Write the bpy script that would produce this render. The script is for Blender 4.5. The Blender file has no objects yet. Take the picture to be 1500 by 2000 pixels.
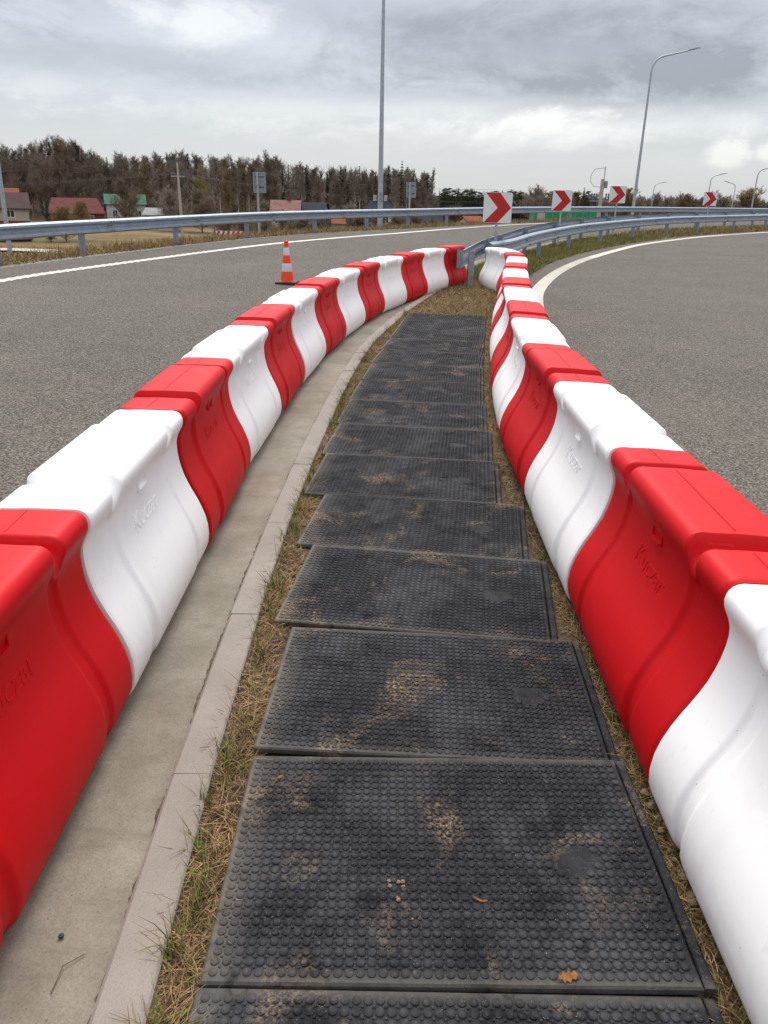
import bpy, bmesh, math, random
import numpy as np
from mathutils import Vector, Matrix

random.seed(7)
rng = np.random.default_rng(7)
scene = bpy.context.scene
COL = scene.collection
R = math.radians

# ------------------------------------------------------------------ camera
EYE = 1.68
PITCH, ROLL = R(22.5), R(1.2)
cam_d = bpy.data.cameras.new("camera")
cam_d.sensor_fit = 'HORIZONTAL'
cam_d.sensor_width = 36.0
cam_d.lens = 36.0                      # 1500 px focal length on a 1500 px wide frame
cam_d.clip_start, cam_d.clip_end = 0.05, 9000
cam = bpy.data.objects.new("camera", cam_d)
COL.objects.link(cam)
cam.matrix_world = (Matrix.Translation((0, 0, EYE)) @ Matrix.Rotation(R(90) - PITCH, 4, 'X')
                    @ Matrix.Rotation(ROLL, 4, 'Z'))
scene.camera = cam

# ------------------------------------------------------------------ sky and sun
SUN_EL, SUN_AZ = R(56), R(-5)         # azimuth measured from +Y towards +X
world = bpy.data.worlds.new("World")
scene.world = world
world.use_nodes = True


class NT:
    def __init__(s, tree):
        s.t = tree
        tree.nodes.clear()

    def n(s, kind, **kw):
        nd = s.t.nodes.new(kind)
        for k, v in kw.items():
            if k.startswith('i_'):
                key = k[2:]
                key = int(key) if key.isdigit() else key.replace('_', ' ')
                s.set(nd.inputs[key], v)
            else:
                setattr(nd, k, v)
        return nd

    def set(s, sock, v):
        if isinstance(v, bpy.types.NodeSocket):
            s.t.links.new(v, sock)
        elif isinstance(v, bpy.types.Node):
            s.t.links.new(v.outputs[0], sock)
        else:
            if sock.type == 'RGBA' and len(v) == 3:
                v = (*v, 1)
            sock.default_value = v

    def math(s, op, a, b=None, c=None, clamp=False):
        nd = s.t.nodes.new('ShaderNodeMath')
        nd.operation = op
        nd.use_clamp = clamp
        for i, v in enumerate((a, b, c)):
            if v is not None:
                s.set(nd.inputs[i], v)
        return nd.outputs[0]

    def vmath(s, op, a, b=None):
        nd = s.t.nodes.new('ShaderNodeVectorMath')
        nd.operation = op
        s.set(nd.inputs[0], a)
        if b is not None:
            s.set(nd.inputs[1], b)
        return nd.outputs['Value'] if op in ('DOT_PRODUCT', 'LENGTH', 'DISTANCE') else nd.outputs[0]

    def mix(s, f, a, b, blend='MIX'):
        nd = s.t.nodes.new('ShaderNodeMix')
        nd.data_type = 'RGBA'
        nd.blend_type = blend
        s.set(nd.inputs[0], f)
        s.set(nd.inputs[6], a)
        s.set(nd.inputs[7], b)
        return nd.outputs[2]

    def noise(s, vec, scale, detail=4.0, rough=0.55, dist=0.0, col=False):
        nd = s.t.nodes.new('ShaderNodeTexNoise')
        if vec is not None:
            s.set(nd.inputs['Vector'], vec)
        nd.inputs['Scale'].default_value = scale
        nd.inputs['Detail'].default_value = detail
        nd.inputs['Roughness'].default_value = rough
        nd.inputs['Distortion'].default_value = dist
        return nd.outputs[1 if col else 0]

    def ramp(s, fac, *stops, interp='LINEAR'):
        nd = s.t.nodes.new('ShaderNodeValToRGB')
        cr = nd.color_ramp
        cr.interpolation = interp
        while len(cr.elements) < len(stops):
            cr.elements.new(0.5)
        for e, (p, c) in zip(cr.elements, stops):
            e.position = p
            e.color = (c, c, c, 1) if not isinstance(c, tuple) else (*c[:3], 1)
        s.set(nd.inputs[0], fac)
        return nd.outputs[0]

    def maprange(s, v, a, b, c=0.0, d=1.0, smooth=True):
        nd = s.t.nodes.new('ShaderNodeMapRange')
        nd.interpolation_type = 'SMOOTHSTEP' if smooth else 'LINEAR'
        for i, x in enumerate((v, a, b, c, d)):
            s.set(nd.inputs[i], x)
        return nd.outputs[0]


def build_world():
    w = NT(world.node_tree)
    out = w.n('ShaderNodeOutputWorld')
    bg = w.n('ShaderNodeBackground')
    bg.inputs['Strength'].default_value = 0.1
    w.t.links.new(bg.outputs[0], out.inputs[0])
    sky = w.n('ShaderNodeTexSky', sky_type='NISHITA', sun_disc=False)
    sky.sun_elevation = SUN_EL
    sky.sun_rotation = SUN_AZ
    sky.altitude = 200
    tc = w.n('ShaderNodeTexCoord')
    d = tc.outputs['Generated']
    sep = w.n('ShaderNodeSeparateXYZ', i_0=d)
    z = w.math('MAXIMUM', sep.outputs[2], 0.0)
    den = w.math('ADD', z, 0.13)
    # cloud deck: direction projected on to a flat layer overhead
    cx = w.math('DIVIDE', sep.outputs[0], den)
    cy = w.math('DIVIDE', sep.outputs[1], den)
    p = w.n('ShaderNodeCombineXYZ', i_0=cx, i_1=cy, i_2=3.7).outputs[0]
    big = w.noise(p, 0.55, 3, 0.5, 0.3)
    mid = w.noise(p, 1.5, 6, 0.6, 0.5)
    fine = w.noise(p, 4.5, 6, 0.6)
    body = w.math('ADD', w.math('MULTIPLY', big, 0.55),
                  w.math('ADD', w.math('MULTIPLY', mid, 0.33), w.math('MULTIPLY', fine, 0.12)))
    # cloud banks seen in this part of the sky, ragged edges from noise
    az = w.math('ARCTAN2', sep.outputs[0], sep.outputs[1])
    flat = w.n('ShaderNodeCombineXYZ', i_0=az, i_1=w.math('MULTIPLY', sep.outputs[2], 2.2), i_2=0.4).outputs[0]
    rag = w.math('SUBTRACT', w.noise(flat, 7.0, 8, 0.62, 0.6), 0.5)
    rag2 = w.math('SUBTRACT', w.noise(flat, 26.0, 6, 0.65, 0.3), 0.5)
    wob = w.math('ADD', w.math('MULTIPLY', rag, 2.6), w.math('MULTIPLY', rag2, 1.0))

    def bank(a0, z0, sx, sz, hard=0.55, k=1.0):
        dx = w.math('DIVIDE', w.math('SUBTRACT', az, a0), sx)
        dz = w.math('DIVIDE', w.math('SUBTRACT', sep.outputs[2], z0), sz)
        r = w.math('SQRT', w.math('ADD', w.math('MULTIPLY', dx, dx), w.math('MULTIPLY', dz, dz)))
        r = w.math('ADD', r, w.math('MULTIPLY', wob, k))
        return w.maprange(r, 1.0 + hard, 1.0 - hard)

    def add(*t):
        o = t[0]
        for x in t[1:]:
            o = w.math('ADD', o, x)
        return o

    def sc(v, k):
        return w.math('MULTIPLY', v, k)
    dark = add(sc(bank(0.20, 0.150, 0.22, 0.034, 0.75, 0.7), 0.9), sc(bank(0.325, 0.118, 0.085, 0.024, 0.80, 0.8), 0.75),
               sc(bank(0.06, 0.192, 0.60, 0.028, 0.8, 0.7), 0.45), sc(bank(0.20, 0.086, 0.075, 0.010, 0.5, 1.4), 0.60),
               sc(bank(-0.27, 0.128, 0.34, 0.018, 0.8, 1.3), 0.40), sc(bank(0.02, 0.108, 0.20, 0.014, 0.8, 1.3), 0.35),
               sc(bank(-0.8, 0.16, 0.30, 0.03, 0.7), 0.6), sc(bank(0.85, 0.15, 0.32, 0.03, 0.7), 0.6))
    lite = add(sc(bank(0.376, 0.049, 0.022, 0.0150, 0.45, 1.25), 0.9), sc(bank(0.422, 0.049, 0.020, 0.0130, 0.45, 1.25), 0.9),
               sc(bank(0.28, 0.074, 0.15, 0.014, 0.8, 1.8), 0.45), sc(bank(-0.21, 0.168, 0.07, 0.018, 0.7, 1.6), 0.6),
               sc(bank(-0.08, 0.085, 0.24, 0.014, 0.8, 1.8), 0.35), sc(bank(0.10, 0.066, 0.18, 0.012, 0.8, 1.8), 0.3),
               sc(bank(-0.38, 0.098, 0.10, 0.014, 0.8, 1.8), 0.3))
    col = w.ramp(body, (0.34, (0.53, 0.55, 0.62)), (0.46, (0.60, 0.62, 0.68)),
                 (0.56, (0.66, 0.68, 0.73)), (0.70, (0.76, 0.775, 0.80)))
    # towards the horizon the deck pales
    low = w.maprange(z, 0.13, 0.0)
    col = w.mix(w.math('MULTIPLY', low, 0.8), col, (0.735, 0.765, 0.795, 1))
    col = w.mix(w.math('MULTIPLY', dark, 0.9, clamp=True), col, (0.325, 0.335, 0.375, 1))
    col = w.mix(w.math('MINIMUM', lite, 1.0), col, (0.98, 0.99, 0.97, 1))
    # overcast: the deck gets steadily brighter towards the zenith
    # (standard overcast law: zenith three times the horizon)
    zen = w.math('MULTIPLY', 0.365, w.math('ADD', 1.0, w.math('MULTIPLY', z, 2.0)))
    col = w.mix(1.0, col, w.n('ShaderNodeCombineXYZ', i_0=zen, i_1=zen, i_2=zen).outputs[0], 'MULTIPLY')
    cl = w.mix(1.0, col, (10, 10, 10, 1), 'MULTIPLY')
    cl.node.clamp_result = False
    w.set(bg.inputs[0], w.mix(0.93, sky.outputs[0], cl))


build_world()
sun_d = bpy.data.lights.new("sun", 'SUN')
sun_d.energy = 1.5
sun_d.angle = R(32)
sun_d.color = (1.0, 0.96, 0.9)
sun = bpy.data.objects.new("sun", sun_d)
COL.objects.link(sun)
sv = Vector((math.sin(SUN_AZ) * math.cos(SUN_EL), math.cos(SUN_AZ) * math.cos(SUN_EL), math.sin(SUN_EL)))
sun.rotation_euler = sv.to_track_quat('Z', 'Y').to_euler()
vs = scene.view_settings
vs.view_transform = 'Standard'
vs.look = 'None'
vs.exposure = 1.2
vs.gamma = 1.0
vs.use_curve_mapping = False


# ------------------------------------------------------------------ helpers
def tag(o, label=None, cat=None, group=None, kind=None):
    if label: o['label'] = label
    if cat: o['category'] = cat
    if group: o['group'] = group
    if kind: o['kind'] = kind
    return o


def link(name, data, parent=None):
    o = bpy.data.objects.new(name, data)
    COL.objects.link(o)
    if parent is not None:
        o.parent = parent
    return o


def empty(name, loc=(0, 0, 0), rz=0.0):
    o = link(name, None)
    o.location = loc
    o.rotation_euler = (0, 0, rz)
    o.empty_display_size = 0.1
    return o


def copy_tree(o, parent=None):
    kids = list(o.children)
    c = o.copy()
    COL.objects.link(c)
    c.parent = parent
    for ch in kids:
        copy_tree(ch, c)
    return c


class MB:
    """collects faces, builds ONE mesh"""

    def __init__(s):
        s.v, s.f, s.m = [], [], []

    def add(s, vs_, fs, mi=0):
        b = len(s.v)
        s.v.extend([tuple(p) for p in vs_])
        for f in fs:
            s.f.append([b + i for i in f])
            s.m.append(mi)
        return s

    def box(s, x0, x1, y0, y1, z0, z1, mi=0):
        return s.add([(x0, y0, z0), (x1, y0, z0), (x1, y1, z0), (x0, y1, z0), (x0, y0, z1), (x1, y0, z1), (x1, y1, z1), (x0, y1, z1)],
                     [(0, 3, 2, 1), (4, 5, 6, 7), (0, 1, 5, 4), (1, 2, 6, 5), (2, 3, 7, 6), (3, 0, 4, 7)], mi)

    def tube(s, pts, rad, n=8, mi=0, cap=True):
        pts = [Vector(p) for p in pts]
        rad = [rad] * len(pts) if isinstance(rad, (int, float)) else rad
        vs_ = []
        up = None
        for i, p in enumerate(pts):
            d = (pts[min(i + 1, len(pts) - 1)] - pts[max(i - 1, 0)])
            d = d.normalized() if d.length > 1e-9 else Vector((0, 0, 1))
            if up is None:
                up = Vector((1, 0, 0)) if abs(d.x) < 0.8 else Vector((0, 1, 0))
            a = (up - d * up.dot(d)).normalized()
            up = a
            b = d.cross(a)
            for k in range(n):
                t = 2 * math.pi * k / n
                vs_.append(p + (a * math.cos(t) + b * math.sin(t)) * rad[i])
        fs = []
        for i in range(len(pts) - 1):
            for k in range(n):
                k2 = (k + 1) % n
                fs.append((i * n + k, i * n + k2, (i + 1) * n + k2, (i + 1) * n + k))
        if cap:
            fs.append(tuple(range(n - 1, -1, -1)))
            fs.append(tuple((len(pts) - 1) * n + k for k in range(n)))
        return s.add(vs_, fs, mi)

    def lathe(s, prof, n=16, mi=0):
        vs_, fs = [], []
        for r, z in prof:
            for k in range(n):
                t = 2 * math.pi * k / n
                vs_.append((r * math.cos(t), r * math.sin(t), z))
        for i in range(len(prof) - 1):
            for k in range(n):
                k2 = (k + 1) % n
                fs.append((i * n + k, i * n + k2, (i + 1) * n + k2, (i + 1) * n + k))
        fs.append(tuple(range(n - 1, -1, -1)))
        fs.append(tuple((len(prof) - 1) * n + k for k in range(n)))
        return s.add(vs_, fs, mi)

    def prism(s, poly, d0, d1, axis='Y', mi=0):
        """poly in the plane across axis"""
        n = len(poly)
        if axis == 'Y':
            vs_ = [(a, d0, b) for a, b in poly] + [(a, d1, b) for a, b in poly]
        elif axis == 'X':
            vs_ = [(d0, a, b) for a, b in poly] + [(d1, a, b) for a, b in poly]
        else:
            vs_ = [(a, b, d0) for a, b in poly] + [(a, b, d1) for a, b in poly]
        fs = [tuple(range(n)), tuple(range(2 * n - 1, n - 1, -1))]
        for i in range(n):
            j = (i + 1) % n
            fs.append((i, n + i, n + j, j))
        return s.add(vs_, fs, mi)

    def mesh(s, name, mats, smooth=False, auto=None):
        me = bpy.data.meshes.new(name)
        me.from_pydata(s.v, [], s.f)
        for m in (mats if isinstance(mats, (list, tuple)) else [mats]):
            me.materials.append(m)
        me.polygons.foreach_set('material_index', s.m)
        bm = bmesh.new()
        bm.from_mesh(me)
        bmesh.ops.recalc_face_normals(bm, faces=bm.faces)
        if auto:
            for e in bm.edges:
                e.smooth = len(e.link_faces) == 2 and e.calc_face_angle(0) < auto
        bm.to_mesh(me)
        bm.free()
        if smooth or auto:
            me.polygons.foreach_set('use_smooth', [True] * len(me.polygons))
        return me

    def build(s, name, mats, parent=None, smooth=False, auto=None):
        return link(name, s.mesh(name, mats, smooth, auto), parent)


def soup(name, V, F, mats, mi=None, parent=None, smooth=False):
    """numpy arrays -> one mesh object (uniform face size)"""
    me = bpy.data.meshes.new(name)
    k = F.shape[1]
    me.vertices.add(len(V))
    me.vertices.foreach_set('co', np.asarray(V, np.float32).ravel())
    me.loops.add(F.size)
    me.loops.foreach_set('vertex_index', F.astype(np.int32).ravel())
    me.polygons.add(len(F))
    me.polygons.foreach_set('loop_start', np.arange(0, F.size, k, dtype=np.int32))
    me.polygons.foreach_set('loop_total', np.full(len(F), k, np.int32))
    for m in mats:
        me.materials.append(m)
    if mi is not None:
        me.polygons.foreach_set('material_index', np.asarray(mi, np.int32))
    if smooth:
        me.polygons.foreach_set('use_smooth', np.ones(len(F), bool))
    me.update()
    me.validate()
    return link(name, me, parent) if name else me


def catmull(pts, per=8):
    P = [np.array(p, float) for p in pts]
    P = [2 * P[0] - P[1]] + P + [2 * P[-1] - P[-2]]
    out = []
    for i in range(1, len(P) - 2):
        for t in np.linspace(0, 1, per, endpoint=False):
            a, b, c, d = P[i - 1:i + 3]
            out.append(0.5 * ((2 * b) + (c - a) * t + (2 * a - 5 * b + 4 * c - d) * t * t + (3 * b - a - 3 * c + d) * t ** 3))
    out.append(P[-2])
    return np.array(out)


def resample(C, step=None, n=None):
    d = np.r_[0, np.cumsum(np.linalg.norm(np.diff(C, axis=0), axis=1))]
    n = n or max(2, int(round(d[-1] / step)) + 1)
    t = np.linspace(0, d[-1], n)
    return np.stack([np.interp(t, d, C[:, k]) for k in range(C.shape[1])], 1)


def curve(pts, step):
    return resample(catmull(pts, 12), step)


def offset(C, d):
    """shift a plan polyline to its left (d>0) or right"""
    t = np.gradient(C[:, :2], axis=0)
    t /= np.linalg.norm(t, axis=1)[:, None]
    n = np.stack([-t[:, 1], t[:, 0]], 1)
    return C[:, :2] + n * (d if np.isscalar(d) else np.asarray(d)[:, None])


def sstep(a, b, x):
    t = np.clip((np.asarray(x, float) - a) / (b - a), 0, 1)
    return t * t * (3 - 2 * t)


# ------------------------------------------------------------------ the lie of the land
KY = [-6, 0, 5, 6.5, 8.5, 10, 11.5, 13, 15, 17, 20, 25, 30, 40, 60]
KX = [-.62, -.64, -.62, -.52, -.33, -.12, .15, .5, 1.0, 1.5, 2.6, 5.0, 8.4, 17, 40]


def zg(x, y):
    """road level: gentle climb ahead, left carriageway banked up to its outer edge"""
    x = np.asarray(x, float)
    y = np.asarray(y, float)
    dl = np.clip(np.interp(y, KY, KX) - x, 0, 9)
    return .28 * sstep(12, 50, y) + .03 * dl * sstep(3, 9, y)


# ------------------------------------------------------------------ materials
MATS = {}


def mat(name, fn, **kw):
    m = bpy.data.materials.new(name)
    m.use_nodes = True
    t = NT(m.node_tree)
    out = t.n('ShaderNodeOutputMaterial')
    b = t.n('ShaderNodeBsdfPrincipled')
    t.t.links.new(b.outputs[0], out.inputs[0])
    fn(t, b, **kw)
    MATS[name] = m
    return m


def bump(t, b, h, strength=0.3, dist=0.01):
    nd = t.n('ShaderNodeBump')
    nd.inputs['Strength'].default_value = strength
    nd.inputs['Distance'].default_value = dist
    t.set(nd.inputs['Height'], h)
    t.t.links.new(nd.outputs[0], b.inputs['Normal'])


def pos(t):
    return t.n('ShaderNodeNewGeometry').outputs['Position']


def oco(t):
    return t.n('ShaderNodeTexCoord').outputs['Object']


def orand(t):
    return t.n('ShaderNodeObjectInfo').outputs['Random']


def shifted(t, v, k=40.0):
    r = t.math('MULTIPLY', orand(t), k)
    return t.vmath('ADD', v, t.n('ShaderNodeCombineXYZ', i_0=r, i_1=t.math('MULTIPLY', r, 1.7), i_2=r).outputs[0])


def plain(t, b, col=(.5, .5, .5), rough=.6, metal=0., var=.12, scale=6.0, spec=.5):
    v = shifted(t, oco(t))
    n = t.noise(v, scale, 5, .6)
    k = t.ramp(n, (.3, 1 - var), (.7, 1 + var))
    t.set(b.inputs['Base Color'], t.mix(1, col, k, 'MULTIPLY'))
    b.inputs['Roughness'].default_value = rough
    b.inputs['Metallic'].default_value = metal
    b.inputs['Specular IOR Level'].default_value = spec


def m_asphalt(t, b):
    p = pos(t)
    vo = t.n('ShaderNodeTexVoronoi', i_Vector=p, i_Scale=100.0)
    sep = t.n('ShaderNodeSeparateColor', i_0=vo.outputs['Color'])
    n1 = t.noise(p, 48, 3, .7)
    n2 = t.noise(p, 1.1, 5, .6)
    n3 = t.noise(p, .22, 3, .5)
    k = t.math('ADD', t.math('MULTIPLY', sep.outputs[0], .55), t.math('MULTIPLY', n1, .6))
    c = t.ramp(k, (.25, (.015, .013, .011)), (.49, (.077, .068, .0562)), (.75, (.149, .132, .110)), (.97, (.29, .262, .222)))
    big = t.ramp(t.math('ADD', t.math('MULTIPLY', n2, .5), t.math('MULTIPLY', n3, .5)), (.35, .88), (.65, 1.1))
    c = t.mix(1, c, big, 'MULTIPLY')
    # pale dust lying in soft streaks
    c = t.mix(t.math('MULTIPLY', t.ramp(t.noise(p, .5, 4, .6, .6), (.52, 0.), (.75, 1.)), .22), c, (.15, .13, .108, 1))
    t.set(b.inputs['Base Color'], c)
    b.inputs['Roughness'].default_value = .9
    b.inputs['Specular IOR Level'].default_value = .15
    bump(t, b, k, .55, .004)


def m_gutter(t, b):
    p = pos(t)
    v = t.vmath('MULTIPLY', p, (9.0, 1.6, 1.0))
    n1 = t.noise(p, 2.3, 6, .65)
    n2 = t.noise(p, 160, 3, .7)
    n3 = t.noise(p, 14, 5, .7)
    st = t.noise(t.vmath('MULTIPLY', p, (1.0, 6.0, 1.0)), 3.0, 5, .7, .8)
    c = t.ramp(n1, (.3, (.150, .128, .096)), (.5, (.198, .172, .132)), (.72, (.25, .22, .172)))
    c = t.mix(1, c, t.ramp(n2, (.25, .72), (.5, 1.), (.75, 1.2)), 'MULTIPLY')
    c = t.mix(1, c, t.ramp(n3, (.3, .88), (.65, 1.08)), 'MULTIPLY')
    c = t.mix(t.math('MULTIPLY', t.ramp(st, (.55, 0.), (.72, 1.)), .4), c, (.10, .083, .062, 1))
    # washed-in sand
    sand = t.ramp(t.noise(p, .9, 5, .7, .4), (.56, 0.), (.68, 1.))
    c = t.mix(t.math('MULTIPLY', sand, t.ramp(n3, (.4, .2), (.62, .75))), c, (.30, .205, .125, 1))
    vo = t.n('ShaderNodeTexVoronoi', i_Vector=p, i_Scale=34.0)
    c = t.mix(t.ramp(vo.outputs['Distance'], (.06, .85), (.10, 0.)), c, (.10, .085, .07, 1))
    t.set(b.inputs['Base Color'], c)
    b.inputs['Roughness'].default_value = .92
    bump(t, b, t.math('ADD', n2, t.math('MULTIPLY', n3, .6)), .35, .003)


def m_kerb(t, b):
    p = pos(t)
    n1 = t.noise(p, 3, 5, .6)
    n2 = t.noise(p, 210, 3, .65)
    c = t.ramp(n1, (.3, (.205, .176, .146)), (.7, (.262, .229, .194)))
    c = t.mix(1, c, t.ramp(n2, (.25, .8), (.5, 1.), (.8, 1.14)), 'MULTIPLY')
    c = t.mix(1, c, t.ramp(orand(t), (0, .975), (1, 1.025)), 'MULTIPLY')
    vo = t.n('ShaderNodeTexVoronoi', i_Vector=p, i_Scale=45.0)
    c = t.mix(t.ramp(vo.outputs['Distance'], (.05, .8), (.08, 0.)), c, (.12, .10, .085, 1))
    sand = t.ramp(t.noise(p, 1.3, 5, .7, .4), (.60, 0.), (.70, 1.))
    c = t.mix(t.math('MULTIPLY', sand, .5), c, (.34, .235, .15, 1))
    sep = t.n('ShaderNodeSeparateXYZ', i_0=p)
    t.set(b.inputs['Base Color'], c)
    b.inputs['Roughness'].default_value = .9
    bump(t, b, n2, .3, .002)


def m_soil(t, b):
    p = pos(t)
    n1 = t.noise(p, 7, 6, .7)
    n2 = t.noise(p, 60, 4, .7)
    c = t.ramp(n1, (.3, (.03, .019, .011)), (.5, (.07, .046, .026)), (.7, (.15, .10, .058)))
    c = t.mix(1, c, t.ramp(n2, (.25, .6), (.7, 1.25)), 'MULTIPLY')
    t.set(b.inputs['Base Color'], c)
    b.inputs['Roughness'].default_value = .95
    bump(t, b, t.math('ADD', n1, t.math('MULTIPLY', n2, .5)), .8, .02)


def m_field(t, b):
    p = pos(t)
    n1 = t.noise(p, .05, 5, .6, .4)
    n2 = t.noise(p, .8, 6, .7)
    n3 = t.noise(p, 12, 4, .7)
    c = t.ramp(n1, (.36, (.10, .078, .034)), (.5, (.17, .122, .058)), (.64, (.23, .17, .095)))
    c = t.mix(1, c, t.ramp(n2, (.3, .6), (.7, 1.25)), 'MULTIPLY')
    c = t.mix(1, c, t.ramp(n3, (.3, .7), (.7, 1.2)), 'MULTIPLY')
    # leaf litter where the wood stands
    sep = t.n('ShaderNodeSeparateXYZ', i_0=p)
    wood = t.maprange(sep.outputs[1], 150, 185)
    c = t.mix(wood, c, t.ramp(n2, (.3, (.04, .029, .02)), (.7, (.10, .07, .046))))
    t.set(b.inputs['Base Color'], c)
    b.inputs['Roughness'].default_value = 1.
    b.inputs['Specular IOR Level'].default_value = .1
    bump(t, b, n3, .6, .05)


def m_gravel(t, b):
    p = pos(t)
    vo = t.n('ShaderNodeTexVoronoi', i_Vector=p, i_Scale=38.0)
    sep = t.n('ShaderNodeSeparateColor', i_0=vo.outputs['Color'])
    c = t.ramp(sep.outputs[1], (0, (.13, .12, .105)), (.6, (.26, .24, .215)), (1, (.42, .40, .37)))
    t.set(b.inputs['Base Color'], c)
    b.inputs['Roughness'].default_value = .95
    bump(t, b, vo.outputs['Distance'], .8, .02)


def m_plastic(t, b, col=(.8, .8, .8), dirt=(.3, .27, .22), amt=.25, rough=.42, worn=(.85, .85, .85), spec=.4):
    v = shifted(t, oco(t))
    n1 = t.noise(v, 3.0, 5, .6, .3)
    n2 = t.noise(v, 320, 2, .6)
    sc = t.noise(t.vmath('MULTIPLY', v, (60., 4., 9.)), 1.2, 3, .6)
    sep = t.n('ShaderNodeSeparateXYZ', i_0=oco(t))
    c = t.mix(t.math('MULTIPLY', t.ramp(n1, (.55, 0.), (.75, 1.)), amt * .45), col, dirt)
    # road spray thrown up on to the foot
    foot = t.maprange(sep.outputs[2], .26, .0)
    c = t.mix(t.math('MULTIPLY', t.math('MULTIPLY', foot, t.ramp(t.noise(v, 22, 5, .7), (.42, 0.), (.7, 1.))), amt), c, dirt)
    # fine scratches
    c = t.mix(t.math('MULTIPLY', t.ramp(sc, (.68, 0.), (.72, 1.)), amt * .7), c, worn)
    # soft grey rubs
    c = t.mix(t.math('MULTIPLY', t.ramp(t.noise(t.vmath('MULTIPLY', v, (3., 6., 1.4)), 4.0, 6, .72, 1.2), (.62, 0.), (.76, 1.)), amt * .75), c, dirt)
    vo = t.n('ShaderNodeTexVoronoi', i_Vector=v, i_Scale=17.0)
    c = t.mix(t.math('MULTIPLY', t.ramp(vo.outputs['Distance'], (.035, 1.), (.05, 0.)), amt * 2), c, dirt)
    t.set(b.inputs['Base Color'], c)
    t.set(b.inputs['Roughness'], t.ramp(n1, (.3, rough - .06), (.7, rough + .1)))
    b.inputs['Specular IOR Level'].default_value = spec
    bump(t, b, t.math('ADD', t.math('MULTIPLY', n2, .25), n1), .05, .004)


def m_rubber(t, b, stud=0.):
    o = oco(t)
    v = pos(t)
    n1 = t.noise(v, 2.6, 6, .65, .5)
    n2 = t.noise(v, 90, 4, .7)
    n3 = t.noise(v, 11, 5, .7)
    sep = t.n('ShaderNodeSeparateXYZ', i_0=o)
    x, y = sep.outputs[0], sep.outputs[1]
    c = t.ramp(n2, (.3, (.004 + .003 * stud, .004 + .003 * stud, .005 + .003 * stud)), (.55, (.010 + .006 * stud, .0105 + .006 * stud, .012 + .007 * stud)), (.8, (.05 + .02 * stud, .051 + .02 * stud, .055 + .02 * stud)))
    # scuffed grey where feet pass
    c = t.mix(t.math('MULTIPLY', t.ramp(n1, (.46, 0.), (.66, 1.)), .24 + .40 * stud), c, (.068, .070, .077, 1))
    # pale dust along the rim, mostly the left one
    rim = t.math('MAXIMUM', t.maprange(x, -.46, -.575), t.math('MULTIPLY', t.maprange(t.math('ABSOLUTE', y), .33, .385), .6))
    rim = t.math('MULTIPLY', rim, t.ramp(n3, (.33, .25), (.6, 1.)))
    c = t.mix(t.math('MULTIPLY', rim, .78 - .30 * stud), c, (.17, .152, .125, 1))
    # dried earth trodden on to it
    mud = t.math('MULTIPLY', t.ramp(t.noise(v, 3.4, 4, .6, .6), (.555, 0.), (.67, 1.)), t.ramp(t.noise(v, 85, 5, .8), (.48, 0.), (.57, 1.)))
    c = t.mix(t.math('MULTIPLY', mud, .85), c, (.255, .175, .103, 1))
    # black wet-looking blotches
    c = t.mix(t.math('MULTIPLY', t.ramp(n3, (.56, 0.), (.68, 1.)), .7), c, (.005, .005, .0055, 1))
    # pale grit, thicker in some places
    vo = t.n('ShaderNodeTexVoronoi', i_Vector=v, i_Scale=150.0)
    grit = t.math('MULTIPLY', t.ramp(vo.outputs['Distance'], (.14, 1.), (.26, 0.)), t.ramp(t.noise(v, 30, 4, .7), (.50, 0.), (.66, .8)))
    c = t.mix(grit, c, (.19, .175, .155, 1))
    vo = t.n('ShaderNodeTexVoronoi', i_Vector=v, i_Scale=26.0)
    c = t.mix(t.ramp(vo.outputs['Distance'], (.022, .8), (.03, 0.)), c, (.5, .46, .4, 1))
    t.set(b.inputs['Base Color'], c)
    t.set(b.inputs['Roughness'], t.ramp(n3, (.3, .55), (.7, .85)))
    b.inputs['Specular IOR Level'].default_value = .16
    bump(t, b, t.math('ADD', n2, n3), .35, .003)


def m_galv(t, b, col=(.30, .345, .395), rough=.5):
    v = shifted(t, pos(t), 3)
    n = t.noise(v, 5, 6, .65)
    vo = t.n('ShaderNodeTexVoronoi', i_Vector=v, i_Scale=26.0)
    sp = t.n('ShaderNodeSeparateColor', i_0=vo.outputs['Color'])
    k = t.math('ADD', t.math('MULTIPLY', n, .8), t.math('MULTIPLY', sp.outputs[0], .3))
    c = t.mix(1, col, t.ramp(k, (.35, .78), (.75, 1.14)), 'MULTIPLY')
    # grime running down
    run = t.noise(t.vmath('MULTIPLY', v, (5., 5., .5)), 2.4, 4, .7)
    c = t.mix(t.math('MULTIPLY', t.ramp(run, (.58, 0.), (.8, 1.)), .35), c, (.19, .19, .19, 1))
    t.set(b.inputs['Base Color'], c)
    b.inputs['Metallic'].default_value = .35
    b.inputs['Roughness'].default_value = rough
    bump(t, b, n, .08, .01)


def m_marking(t, b, col=(.60, .56, .48)):
    p = pos(t)
    n = t.noise(p, 30, 5, .7)
    n2 = t.noise(p, 1.5, 4, .6)
    c = t.mix(1, col, t.ramp(n2, (.3, .86), (.7, 1.05)), 'MULTIPLY')
    c = t.mix(t.ramp(n, (.62, 0.), (.74, .6)), c, (.22, .21, .2, 1))
    t.set(b.inputs['Base Color'], c)
    b.inputs['Roughness'].default_value = .7


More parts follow.
